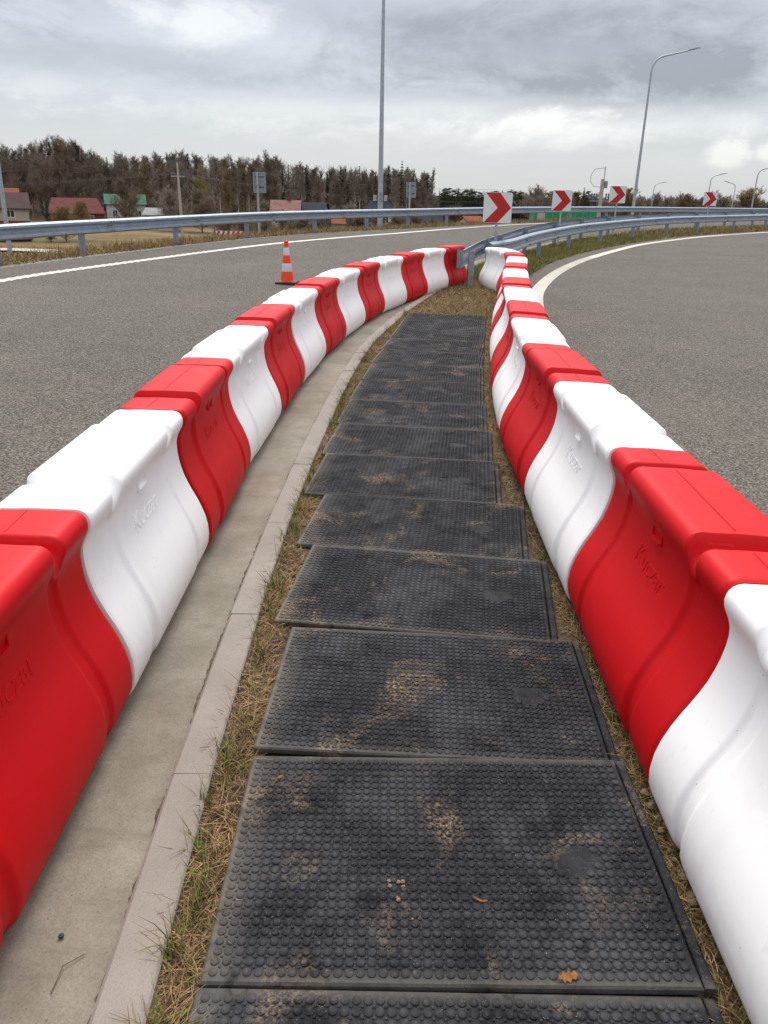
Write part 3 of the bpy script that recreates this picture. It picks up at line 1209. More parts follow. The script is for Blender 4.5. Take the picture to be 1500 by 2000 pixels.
MB_BODY, MB_TONGUE, MB_STUD = mat_body(), mat_tongue(), stud_mesh()
MAT_SPOTS = [(.185, .819, .4), (.187, 1.585, .2), (.196, 2.36, -2.6), (.174, 3.125, -7.0), (.182, 3.885, -7.2), (.136, 4.62, -6.0), (.180, 5.385, -6.2), (.228, 6.15, -6.0),
             (.293, 6.93, -6.0), (.378, 7.72, -6.0), (.460, 8.50, -8.0), (.550, 9.265, -9.0), (.648, 10.03, -8.5), (.745, 10.785, -7.5), (.838, 11.54, -8.5)]
for i, (x, y, a) in enumerate(MAT_SPOTS):
    o = empty('rubber_mat', (x - .011, y, float(zg(x, y)) - .012 + (0.0, .012, .003, .006, .004, .010, .004, .006, .003, .006, .005, .004, .006, .005, .004)[i]), R(a))
    o.rotation_euler = (R((-.35, .5, -.3, .2, -.2, .6, .1, -.1, .2, .1, -.2, .1, 0, .1, 0)[i]), R((.3, -.5, .2, -.2, .1, -.2, .1, .1, -.1, 0, .1, 0, 0, 0, 0)[i]), R(a))
    lab = ('black studded rubber mat cut off by the bottom edge of the picture' if i == 0 else
           'last black studded rubber mat, at the dry grass end of the walkway' if i == len(MAT_SPOTS) - 1 else
           'black studded rubber mat, %s from the bottom of the picture' % ORD[i])
    tag(o, lab, 'rubber mat', 'rubber mats laid end to end as a walkway')
    link('mat_sheet', MB_BODY, o)
    link('tongue_edge', MB_TONGUE, o)
    s = link('studs', MB_STUD, o)
    s['kind'] = 'stuff'

# ------------------------------------------------------------------ guardrails
WPROF = [(.000, .750), (.016, .747), (.060, .722), (.082, .712), (.082, .672), (.060, .660), (.018, .634), (.000, .622), (.000, .568), (.018, .556), (.060, .530), (.082, .518),
         (.082, .478), (.060, .466), (.016, .443), (.000, .440)]


def beam(P, side, name, parent, zoff=None, lap=0.):
    """W-section sheet swept along plan polyline P; humps towards `side` (+1 = left of travel)"""
    th = .006
    prof = [(d, z) for d, z in WPROF] + [(d - th, z) for d, z in WPROF[::-1]]
    n = len(prof)
    mb = MB()
    for i, p in enumerate(P):
        a, b = P[max(i - 1, 0)], P[min(i + 1, len(P) - 1)]
        t = (b - a) / np.linalg.norm(b - a)
        nn = np.array([-t[1], t[0]]) * side
        zb = float(zg(*p)) + (zoff[i] if zoff is not None else 0)
        for d, z in prof:
            q = p + nn * (d + lap)
            mb.v.append((q[0], q[1], zb + z))
    for i in range(len(P) - 1):
        for k in range(n):
            k2 = (k + 1) % n
            mb.f.append([i * n + k, i * n + k2, (i + 1) * n + k2, (i + 1) * n + k])
    mb.f += [list(range(n)), [(len(P) - 1) * n + k for k in range(n - 1, -1, -1)]]
    mb.m = [0] * len(mb.f)
    return mb.build(name, MATS['galvanised'], parent, auto=R(24))


def post_mesh(h=.70, deep=.7):
    """lipped channel post, open to -y"""
    mb = MB()
    a, b, t, l = .055, .10, .005, .022
    outer = [(-a, 0), (a, 0), (a, -b), (a - l, -b), (a - l, -b + t), (a - t, -b + t), (a - t, -t), (-a + t, -t), (-a + t, -b + t), (-a + l, -b + t), (-a + l, -b), (-a, -b)]
    mb.prism(outer, -deep, h, 'Z')
    return mb.mesh('post', MATS['galvanised_dark'])


POST = post_mesh()
bm_ = MB()
for sx_ in (-.05, .05):
    bm_.tube([(sx_, 0, 0), (sx_, .016, 0)], .017, 8)
BOLT = bm_.mesh('bolt', MATS['porcelain'])


def guardrail(name, label, pts, side, post_s, seg=4.0, drop=None, post_up=0.):
    C = resample(catmull(pts, 16), .1)
    s = np.r_[0, np.cumsum(np.linalg.norm(np.diff(C, axis=0), axis=1))]
    root = empty(name, (C[0, 0], C[0, 1], float(zg(*C[0]))))
    tag(root, label, 'guardrail')
    inv = Matrix.Translation((-C[0, 0], -C[0, 1], -float(zg(*C[0]))))
    zd = np.zeros(len(C)) if drop is None else drop(s)
    # beams, one per bay, each lapping the next
    edges = np.arange(0, s[-1], seg)
    for k, e in enumerate(edges):
        sel = (s >= e - .16) & (s <= e + seg + .16)
        idx = np.nonzero(sel)[0][::5]
        if len(idx) < 3:
            continue
        idx = np.unique(np.r_[idx, np.nonzero(sel)[0][-1]])
        o = beam(C[idx], side, 'beam', root, zd[idx], .006 * (k % 2))
        o.data.transform(inv)
        # bolts at the lap
        i = int(np.abs(s - e).argmin())
        if e > 0 and C[i, 1] < 48:
            t = C[min(i + 1, len(C) - 1)] - C[max(i - 1, 0)]
            ang = math.atan2(t[1], t[0])
            for zz in (.69, .50, .595):
                b = link('bolt', BOLT, o)
                nn = np.array([-math.sin(ang), math.cos(ang)]) * side
                q = C[i] + nn * ((.082 if zz != .595 else 0.) + .004)
                b.location = inv @ Vector((q[0], q[1], float(zg(*C[i])) + zd[i] + zz))
                b.rotation_euler = (0, 0, ang + (0 if side > 0 else math.pi))
    for e in post_s:
        i = int(np.abs(s - e).argmin())
        t = C[min(i + 1, len(C) - 1)] - C[max(i - 1, 0)]
        ang = math.atan2(t[1], t[0])
        nn = np.array([-math.sin(ang), math.cos(ang)]) * side
        q = C[i] - nn * .012
        p = link('post', POST, root)
        p.location = inv @ Vector((q[0], q[1], float(zg(*C[i])) + min(zd[i], 0) * .6 - .02 + post_up))
        p.rotation_euler = (0, random.uniform(-.01, .01), ang + (0 if side > 0 else math.pi))
    return root


def s_of(pts, targets):
    C = resample(catmull(pts, 16), .1)
    s = np.r_[0, np.cumsum(np.linalg.norm(np.diff(C, axis=0), axis=1))]
    return [float(s[int(((C - np.array(t)) ** 2).sum(1).argmin())]) for t in targets]


rail_l = [tuple(p) for p in offset(resample(verge_c, 2.0), .42)][3:]
tl = s_of(rail_l, [(-7.9, 16.0), (-6.9, 18.6), (-5.7, 22.3), (-4.3, 25.9), (-2.7, 29.3), (-1.0, 31.8), (.6, 34.0), (2.5, 36.3)])
tl = [tl[0] - 11.0, tl[0] - 7.4, tl[0] - 3.7] + tl
while tl[-1] < 75:
    tl.append(tl[-1] + 3.9)
guardrail('guardrail', 'long galvanised guardrail on grey posts along the outer left road edge', rail_l, -1, tl, drop=lambda s: -.05 + 0 * s)

RAIL_A = [(1.42, 15.75), (1.63, 16.6), (2.17, 18.5), (2.9, 20.9), (4.22, 24.9), (5.65, 28.2), (7.45, 31.6), (9.4, 34.6), (12.9, 39.2), (18, 44.8), (26, 51.8), (38, 59.3)]
RAIL_B = [(2.12, 17.35), (2.80, 18.85), (4.02, 22.4), (5.80, 26.5), (7.60, 29.7), (9.75, 32.9), (12.15, 36.1), (14.55, 38.8), (17.5, 41.7), (21, 44.9), (28, 50.3)]
ta = s_of(RAIL_A, [(2.2, 18.6), (2.65, 20.2), (3.95, 24.2), (5.6, 28.1), (7.2, 31.2), (9.0, 34.0)])
while ta[-1] < 50:
    ta.append(ta[-1] + 3.6)
guardrail('guardrail', 'galvanised guardrail seen from its back, starting at the nose between the roads', RAIL_A, 1, ta,
          drop=lambda s: -.07 * (1 - sstep(0, 3.0, s)), post_up=.085)
tb = s_of(RAIL_B, [(2.3, 17.75), (4.22, 23.2), (5.95, 26.8), (7.75, 30.0), (9.9, 33.1), (12.3, 36.3), (14.6, 38.85), (17.5, 41.7)])
while tb[-1] < 38:
    tb.append(tb[-1] + 3.8)
guardrail('guardrail', 'curved galvanised guardrail facing the right-hand road above the grass', RAIL_B, -1, tb)
_r = [o_ for o_ in bpy.data.objects if o_.get('label', '').startswith('galvanised guardrail seen from its back')][0]
ep = MB()
ep.prism([(-.10, .36), (.02, .36), (.02, .70), (-.10, .70)], -.012, -.004)
ep = ep.build('end_plate', MATS['galvanised_dark'], _r)
ep.rotation_euler = (0, 0, R(-12))
# stout double post carrying the nose of the two rails
o = empty('guardrail_post', (1.60, 15.72, float(zg(1.6, 15.72)) - .03), R(8))
tag(o, 'double channel steel post at the nose of the guardrails', 'post')
p = link('channel', POST, o)
p.location = (0, -.03, 0)
p.rotation_euler = (0, 0, R(180))
p = link('channel', POST, o)
p.location = (.012, .115, 0)
p.rotation_euler = (0, 0, 0)
mb = MB()
mb.box(-.05, .05, .075, .085, .50, .62)
mb.build('bracket_plate', MATS['galvanised'], o)

# ------------------------------------------------------------------ signs, lamps, cone
def rounded(x0, x1, z0, z1, r, n=4):
    out = []
    for cx, cz, a0 in ((x1 - r, z1 - r, 0), (x0 + r, z1 - r, 90), (x0 + r, z0 + r, 180), (x1 - r, z0 + r, 270)):
        for k in range(n + 1):
            a = R(a0 + 90 * k / n)
            out.append((cx + r * math.cos(a), cz + r * math.sin(a)))
    return out


def chevron(x, y, zc, yaw, label, size=.64):
    g = float(zg(x, y)) - .08
    o = empty('chevron_sign', (x, y, g), yaw)
    tag(o, label, 'road sign', 'red and white chevron signs round the bend')
    h = size / 2
    c = zc - g
    MB().tube([(0, .035, -.4), (0, .035, c + h * .8)], .030, 12).build('post', MATS['steel_pole'], o, auto=R(40))
    pn = MB().prism(rounded(-h, h, c - h, c + h, .045), -.012, .0).build('panel', MATS['sign_back'], o)
    MB().prism(rounded(-h + .004, h - .004, c - h + .004, c + h - .004, .042), -.0145, -.0125).build('face', MATS['sign_white'], pn)
    pts = [(.07, .985), (.56, .985), (.965, .50), (.52, .015), (.03, .015), (.50, .50)]
    MB().prism([(-h + size * a, c - h + size * b) for a, b in pts], -.0165, -.0148).build('chevron', MATS['sign_red'], pn)
    for zz in (c - h * .5, c + h * .5):
        MB().box(-h * .8, h * .8, .0005, .022, zz - .02, zz + .02).build('clamp_rail', MATS['galvanised'], o)
    return o


chevron(2.40, 18.5, 1.44, R(-4), 'large nearest chevron sign with red arrow at the guardrail nose')
chevron(5.70, 27.6, 1.58, R(-9), 'second chevron sign with red arrow, standing between the two guardrails')
chevron(9.16, 33.6, 1.83, R(-12), 'third chevron sign with red arrow beside the concrete transformer pole')
chevron(15.75, 41.0, 1.75, R(-8), 'small far chevron sign with red arrow near the right picture edge')


def sign_back(x, y, z0, z1, w, label):
    g = tz(x, y)
    o = empty('road_sign', (x, y, g), R(4))
    tag(o, label, 'road sign', 'road signs seen from behind along the left road')
    a, b = z0 - g, z1 - g
    MB().tube([(0, 0, -.5), (0, 0, b - .02)], .038, 12).build('post', MATS['steel_pole'], o, auto=R(40))
    off = .07
    pn = MB().prism(rounded(off - w / 2, off + w / 2, a, b, .03), .045, .06).build('panel', MATS['sign_back'], o)
    fr = MB()
    fr.box(off - w / 2, off + w / 2, .035, .0455, a, a + .02).box(off - w / 2, off + w / 2, .035, .0455, b - .02, b)
    fr.box(off - w / 2, off - w / 2 + .02, .035, .0455, a + .02, b - .02).box(off + w / 2 - .02, off + w / 2, .035, .0455, a + .02, b - .02)
    fr.build('folded_rim', MATS['galvanised'], pn)
    for t in (.27, .77):
        z = a + (b - a) * t
        MB().box(off - w * .36, off + w * .36, .038, .0445, z - .022, z + .022).build('clamp_rail', MATS['porcelain'], o)
    return o


sign_back(-4.86, 30.4, 1.63, 2.32, .46, 'grey back of a small road sign on a post, left of the lamp column')
sign_back(.93, 40.5, 1.53, 2.22, .46, 'grey back of a small road sign on a post, right of the lamp column')


def lamp(x, y, base, top, arm, yaw, label, r0=.10, r1=.045, lean=0., group=None):
    """tapered column, bent arm, flat lantern"""
    o = empty('street_lamp', (x, y, base), yaw)
    o.rotation_euler = (0, lean, yaw)
    tag(o, label, 'street lamp', group)
    h = top - base
    R0 = min(.9, h * .09)
    zz = np.linspace(0, h - R0 * 1.25, 14)
    MB().tube([(0, 0, -.3)] + [(0, 0, z) for z in zz[1:]], [r0 + (r1 - r0) * k / 13 for k in range(14)], 12).build('column', MATS['steel_pole'], o, auto=R(40))
    pts = [(0, 0, zz[-1] - .02)]
    for k in range(1, 9):
        t = R(78) * k / 8
        pts.append((R0 * (1 - math.cos(t)), 0, zz[-1] + R0 * math.sin(t)))
    ex = Vector(pts[-1])
    d = Vector((math.sin(R(78)), 0, math.cos(R(78))))
    pts.append(tuple(ex + d * (arm - ex.x) * .9))
    MB().tube(pts, [r1] * 9 + [r1 * .7], 10).build('arm', MATS['steel_pole'], o, auto=R(40))
    e = Vector(pts[-1])
    lm = MB()
    ln = .75 if h > 6 else .6
    a, b = e - d * .05, e + d * ln
    lm.add([(a.x, -.05, a.z - .03), (a.x, .05, a.z - .03), (a.x, .05, a.z + .05), (a.x, -.05, a.z + .05),
            (b.x - .25, -.14, b.z - .06), (b.x - .25, .14, b.z - .06), (b.x - .25, .10, b.z + .03), (b.x - .25, -.10, b.z + .03),
            (b.x, -.09, b.z - .02), (b.x, .09, b.z - .02), (b.x, .06, b.z + .02), (b.x, -.06, b.z + .02)],
           [(0, 1, 2, 3), (0, 4, 5, 1), (1, 5, 6, 2), (2, 6, 7, 3), (3, 7, 4, 0), (4, 8, 9, 5), (5, 9, 10, 6), (6, 10, 11, 7), (7, 11, 8, 4), (8, 11, 10, 9)])
    lm.build('lantern', MATS['galvanised_dark'], o)
    if h > 9:
        MB().box(-.05, .05, -r0 - .012, -r0 + .02, 1.2, 1.55).build('service_door', MATS['galvanised_dark'], o)
    return o


lamp(-.43, 35.0, tz(-.43, 35.0), 11.6, 2.0, R(10), 'tall steel lamp column cut off by the top of the picture', .115, .05)
lamp(17.6, 60.0, tz(17.6, 60), 10.9, 2.5, R(-5), 'tall steel lamp column with a bent arm against the clouds', .13, .06)
lamp(37.8, 120, -3.0, 3.95, 1.0, R(0), 'thin distant lamp just right of the tall bent lamp column', .09, .05, group='distant street lamps on the right')
lamp(32.4, 85, -2.5, 4.2, .9, R(5), 'thin distant lamp rising behind the small far chevron sign', .08, .045, group='distant street lamps on the right')
lamp(45.3, 110, -3.0, 4.0, .9, R(178), 'thin distant lamp with its arm turned to the left', .08, .05, group='distant street lamps on the right')
lamp(30.5, 70, -2.0, 4.35, 1.1, R(4), 'thin lamp nearest the right picture edge, arm cut off', .08, .045, group='distant street lamps on the right')
lamp(-18.2, 38.6, tz(-18.2, 38.6), 9.5, 1.6, R(170), 'leaning steel lamp column at the left picture edge', .12, .05, R(-1.5))

# traffic cone
cone = empty('traffic_cone', (-1.94, 15.22, float(zg(-1.94, 15.22)) - .040), R(-8))
tag(cone, 'orange traffic cone with two white bands on the left road', 'traffic cone')
cone.scale = (.95, .95, .93)
b_ = MB()
q_ = .205
c_ = .03
b_.prism([(-q_ + c_, -q_), (q_ - c_, -q_), (q_, -q_ + c_), (q_, q_ - c_), (q_ - c_, q_), (-q_ + c_, q_), (-q_, q_ - c_), (-q_, -q_ + c_)], 0, .045, 'Z')
b_.build('base', MATS['black_rubber'], cone)
MB().lathe([(.150, .045), (.150, .058), (.134, .066), (.1075, .243), (.086, .405), (.065, .557), (.046, .708), (.042, .80), (.040, .832), (.032, .84)], 28).build(
    'cone_body', MATS['orange'], cone, auto=R(40))
MB().lathe([(.1100, .245), (.1105, .247), (.0885, .403), (.0880, .405)], 28).build('reflective_band', MATS['reflective_white'], cone, auto=R(40))
MB().lathe([(.0675, .559), (.0680, .561), (.0490, .706), (.0485, .708)], 28).build('reflective_band', MATS['reflective_white'], cone, auto=R(40))

# red and white striped works board down the bank
bd = empty('striped_board', (-6.75, 34.6, tz(-6.75, 34.6)), R(8))
tag(bd, 'red and white striped works board on legs below the left guardrail', 'barrier board')
gz_ = tz(-6.75, 34.6)
zc = .0 - gz_
MB().box(-.62, .62, 0, .02, zc - .10, zc + .10).build('board', MATS['sign_white'], bd)
for k in range(6):
    x0 = -.60 + k * .205
    MB().prism([(x0, zc - .098), (x0 + .10, zc - .098), (x0 + .16, zc + .098), (x0 + .06, zc + .098)], -.0015, .0).build('red_stripe', MATS['sign_red'], bd)
for x0 in (-.45, .45):
    MB().box(x0 - .02, x0 + .02, .021, .06, -.1, zc).build('leg', MATS['galvanised'], bd)


# ------------------------------------------------------------------ poles and wires
def utility_pole():
    x, y = -22.9, 90
    g = tz(x, y)
    o = empty('utility_pole', (x, y, g), 0)
    tag(o, 'slender concrete utility pole with a crossarm in front of the wood', 'utility pole')
    h = 4.35 - g
    MB().tube([(0, 0, -.3), (0, 0, h)], [.19, .10], 10).build('shaft', MATS['concrete_pole'], o, auto=R(40))
    MB().box(-.75, .75, -.06, .06, h - 1.42, h - 1.30).build('crossarm', MATS['galvanised'], o)
    for k in (-.68, -.3, .3, .68):
        MB().lathe([(.04, h - 1.3), (.09, h - 1.25), (.05, h - 1.18), (.09, h - 1.12), (.03, h - 1.0)], 8).build('insulator', MATS['porcelain'], o).location = (k, 0, 0)
    MB().lathe([(.05, h), (.10, h + .06), (.06, h + .14), (.10, h + .2), (.03, h + .34)], 8).build('insulator', MATS['porcelain'], o)
    return x, y, g + h


ux, uy, uz = utility_pole()


def wire(a, b, sag, label, r=.011):
    a, b = Vector(a), Vector(b)
    pts = []
    for k in range(17):
        t = k / 16
        p = a.lerp(b, t)
        p.z -= sag * 4 * t * (1 - t)
        pts.append(p)
    o = MB().tube(pts, r, 4, cap=False).build('overhead_wire', MATS['wire'])
    tag(o, label, 'wire', 'overhead wires crossing in front of the wood')


for k, (dx, dz, dzl, nm) in enumerate(((0, .2, 1.6, 'top'), (-.68, -1.05, .1, 'outer left'), (.68, -1.05, -.1, 'outer right'), (.3, -1.05, -.6, 'inner'))):
    wire((ux + dx, uy, uz + dz), (-72, 92 + k, .9 + dzl * .8), .5, 'overhead wire running left from the %s insulator of the utility pole' % nm)
    wire((ux + dx, uy, uz + dz), (14, 112 + k, .9 + dzl), .8, 'overhead wire running right from the %s insulator of the utility pole' % nm)

# transformer pole on the right
tx_, ty_ = 22.75, 90
g = tz(tx_, ty_)
tp = empty('transformer_pole', (tx_, ty_, g), R(2))
tag(tp, 'concrete transformer pole with switch gear and looping cables, beside the third chevron', 'utility pole')
h = 3.6 - g
MB().prism([(-.17, -.15), (.17, -.15), (.17, .15), (-.17, .15)], -.3, h, 'Z').build('shaft', MATS['concrete_pole'], tp)
MB().tube([(.12, 0, h - .1), (.12, 0, h + 1.25)], .05, 8).build('top_mast', MATS['galvanised'], tp)
MB().tube([(.12, 0, h + 1.1), (-1.0, 0, h + .95)], .035, 6).build('top_bracket', MATS['galvanised'], tp)
MB().box(.2, .5, -.25, .25, h - .9, h - .2).build('switch_box', MATS['galvanised_dark'], tp)
MB().box(-1.15, 1.15, -.08, .08, h - 2.25, h - 2.13).build('crossarm', MATS['galvanised_dark'], tp)
for k, x0 in enumerate((-1.0, -.75, -.5, .55, .8, 1.05)):
    MB().lathe([(.05, h - 2.12), (.11, h - 2.0), (.05, h - 1.9), (.11, h - 1.78), (.05, h - 1.66), (.11, h - 1.55), (.03, h - 1.4)], 8).build('insulator', MATS['porcelain'], tp).location = (x0, 0, 0)
for k, (x0, s) in enumerate(((-1.0, -1), (-.75, -.8), (-.5, -.6))):
    pts = [(x0 + s * .9 * math.sin(t), 0, h - 1.5 - 1.4 * (1 - math.cos(t)) / 2 * 1.5) for t in np.linspace(0, math.pi * .8, 9)]
    MB().tube(pts, .025, 5).build('cable_loop', MATS['wire'], tp)
MB().tube([(-1.0, 0, h + .95), (-1.35, 0, h + .3), (-1.3, 0, h - .3), (-.9, 0, h - .75), (-.25, 0, h - .8)], .025, 5).build('cable_loop', MATS['wire'], tp)


# ------------------------------------------------------------------ houses
def house(name, label, x, y, yaw, w, d, g, eave, ridge, wall, roof, over=.35, hip=0., windows=(), chimneys=(), cat='house', base=None, door=None):
    """gabled or hipped block, ridge along local x; heights are absolute z"""
    o = empty(name, (x, y, g), yaw)
    tag(o, label, cat)
    e, r = eave - g, ridge - g
    wl = MB()
    wl.box(-w / 2, w / 2, -d / 2, d / 2, 0, e)
    if hip == 0:
        for s in (-1, 1):
            wl.prism([(-d / 2, e), (d / 2, e), (0, r - .06)], s * w / 2 - .06 * s, s * w / 2, 'X')
    wl.build('wall', MATS[wall], o)
    if base:
        MB().box(-w / 2 - .04, w / 2 + .04, -d / 2 - .04, d / 2 + .04, 0, base[1]).build('wall_base', MATS[base[0]], o)
    W, D = w / 2 + over, d / 2 + over
    dz = (r - e) * over / (d / 2)
    rf = MB()
    t = .14
    lo = [(-W, -D, e - dz), (W, -D, e - dz), (W, D, e - dz), (-W, D, e - dz), (-W + hip, 0, r), (W - hip, 0, r)]
    up = [(a, b, c + t) for a, b, c in lo]
    fs = [(0, 1, 5, 4), (2, 3, 4, 5), (1, 2, 5), (3, 0, 4)]
    rf.add(up, fs)
    rf.add(lo, [f[::-1] for f in (fs if hip else fs[:2])])
    rf.add([lo[0], lo[1], up[1], up[0], lo[2], lo[3], up[3], up[2]], [(0, 1, 2, 3), (4, 5, 6, 7)])
    if not hip:
        rf.f = [f for f in rf.f if len(f) == 4]
        rf.m = [0] * len(rf.f)
        for s, (i, j, k) in ((0, (0, 3, 4)), (1, (1, 2, 5))):
            for a, b in ((i, k), (j, k)):
                rf.add([lo[a], lo[b], up[b], up[a]], [(0, 1, 2, 3)])
    ro = rf.build('roof', MATS[roof], o)
    for cx, cm in chimneys:
        MB().box(cx - .3, cx + .3, -.3, .3, r - .6, r + .9).box(cx - .36, cx + .36, -.36, .36, r + .9, r + 1.0).build('chimney', MATS[cm], ro)
    for wx, wz, ww, wh in windows:
        f = MB()
        yf = -d / 2
        f.box(wx - ww / 2, wx + ww / 2, yf - .05, yf - .01, wz, wz + .08).box(wx - ww / 2, wx + ww / 2, yf - .05, yf - .01, wz + wh - .08, wz + wh)
        f.box(wx - ww / 2, wx - ww / 2 + .08, yf - .05, yf - .01, wz + .08, wz + wh - .08).box(wx + ww / 2 - .08, wx + ww / 2, yf - .05, yf - .01, wz + .08, wz + wh - .08)
        f.box(wx - .03, wx + .03, yf - .05, yf - .01, wz + .08, wz + wh - .08)
        fo = f.build('window', MATS['frame_white'], o)
        MB().box(wx - ww / 2 + .05, wx + ww / 2 - .05, yf - .03, yf - .005, wz + .05, wz + wh - .05).build('pane', MATS['window_glass'], fo)
    if door:
        MB().box(door - .5, door + .5, -d / 2 - .04, -d / 2 - .005, .0, 2.1).build('door', MATS['wall_wood'], o)
    return o


house('house', 'house with plum roof and cream wall over brick at the left picture edge', -54.4, 113, R(25), 8.4, 5.0, -5.2, -1.0, .75, 'wall_cream', 'roof_plum',
      windows=((-1.5, 2.9, 1.1, 1.0), (1.9, 2.9, 1.1, 1.0)), base=('wall_brick', 2.5), chimneys=((-1.0, 'wall_brick'),))
house('house', 'house with bright orange roof just behind the plum roofed house', -63.6, 136, R(25), 4.2, 4, -5.2, .1, 1.25, 'wall_white', 'roof_orange',
      windows=((1.5, 4.0, 1., 1.2), (-.8, 4.0, 1., 1.2)))
house('house', 'long low house with red sheet roof behind bare shrubs', -59.2, 155, R(21), 9.6, 6, -5.3, -2.6, -.25, 'wall_brick', 'roof_red', hip=1.2,
      windows=((-2.6, 1.0, 1.2, 1.2), (2.4, 1.0, 1.2, 1.2)))
house('house', 'white house under a patchy green roof at the foot of the wood', -55.2, 172, R(18), 7.6, 6, -5.3, -1.25, .45, 'wall_white', 'roof_green',
      windows=((-2.2, 1.6, 1.1, 1.3), (.2, 1.6, 1.1, 1.3), (2.4, 1.6, 1.1, 1.3)), chimneys=((.5, 'wall_white'),))
house('shed', 'low pale shed roof showing over the rail right of the utility pole', -41.5, 150, R(3), 5.5, 5, -5.3, -2.6, -1.6, 'wall_white', 'wall_grey', cat='shed')
house('house', 'house with a faded pink roof left of the dark roofed one', -19.2, 152, R(4), 4.9, 7, -5.3, -1.55, .15, 'wall_cream', 'roof_pink', chimneys=((.6, 'wall_brick'),),
      windows=((-1.4, 1.6, 1.1, 1.2), (1.3, 1.6, 1.1, 1.2)))
house('house', 'house with a dark slate roof adjoining the faded pink roof', -14.6, 157, R(-3), 4.6, 8, -5.3, -1.45, -.2, 'wall_grey', 'roof_slate',
      windows=((-.8, 1.5, 1.1, 1.2),))
house('house', 'house with a dark hipped roof and two white chimneys behind the lamp column', -2.0, 153, R(0), 5.0, 7, -5.3, -1.1, .45, 'wall_white', 'roof_slate', hip=1.3,
      chimneys=((-.9, 'wall_white'), (1.1, 'wall_white')), windows=((-1.6, 2.0, 1.1, 1.2), (1.2, 2.0, 1.1, 1.2)))
house('shed', 'long low shed with a dark grey roof under the right sign back', 4.2, 122, R(0), 6.4, 7, -5.0, -2.5, -1.35, 'wall_white', 'roof_slate', cat='shed', door=1.4)
house('shed', 'small white shed with an orange roof below the guardrail', 9.0, 91, R(20), 1.9, 2.2, -4.4, -1.0, -.52, 'wall_white', 'roof_orange', over=.18, cat='shed')
house('shed', 'tiny shed with a rusty roof under the left guardrail', -6.4, 101, R(10), 1.5, 1.6, -4.9, -1.85, -1.42, 'wall_grey', 'roof_orange', over=.15, cat='shed')

# rounded white tarpaulin heap and earth heap behind the rail
def heap(name, label, x, y, rx, ry, rz, m, cat):
    g = tz(x, y) - .1
    mb = MB()
    n, k = 22, 7
    for j in range(k):
        t = j / (k - 1) * math.pi / 2
        for i in range(n):
            a = 2 * math.pi * i / n
            s = 1 + .12 * math.sin(3 * a + j) + .06 * math.sin(7 * a)
            mb.v.append((rx * math.cos(t) * math.cos(a) * s, ry * math.cos(t) * math.sin(a) * s, rz * math.sin(t) * (1 + .08 * math.sin(5 * a))))
    for j in range(k - 1):
        for i in range(n):
            i2 = (i + 1) % n
            mb.f.append([j * n + i, j * n + i2, (j + 1) * n + i2, (j + 1) * n + i])
    mb.m = [0] * len(mb.f)
    o = mb.build(name, MATS[m], smooth=True)
    o.location = (x, y, g)
    tag(o, label, cat)


heap('tarpaulin_heap', 'small rounded heap under a pale tarpaulin below the left guardrail', -11.5, 78, .9, .8, 1.9 , 'tarp', 'heap')
heap('earth_heap', 'low heap of dry earth beside the pale tarpaulin heap', -14.6, 78, 2.4, 1.2, 1.9, 'field_path', 'heap')
heap('grey_heap', 'small grey tarpaulin heap right of the lamp column', 1.3, 96, 1.2, 1.0, 2.3, 'tarp', 'heap')

# green noise fence far on the right
gf = empty('noise_fence', (19.0, 112, tz(19, 112)), R(-1))
tag(gf, 'low green noise fence with one barred window panel seen under the rail', 'fence')
zt = .28 - tz(19, 112)
for k in range(9):
    x0 = k * 1.02
    if k == 1:
        for j in range(7):
            MB().box(x0 + .03 + j * .14, x0 + .08 + j * .14, -.03, .03, 0, zt - .02).build('bar', MATS['frame_white'], gf)
        MB().box(x0, x0 + 1.0, .04, .08, 0, zt - .1).build('panel', MATS['wall_grey'], gf)
    else:
        MB().box(x0, x0 + .98, -.05, .05, 0, zt + k * .05 - .3 * (k < 2)).build('panel', MATS['panel_green'], gf)
    MB().box(x0 - .04, x0 + .0, -.08, .08, 0, zt + .03 - .3 * (k < 2)).build('post', MATS['panel_pale'], gf)

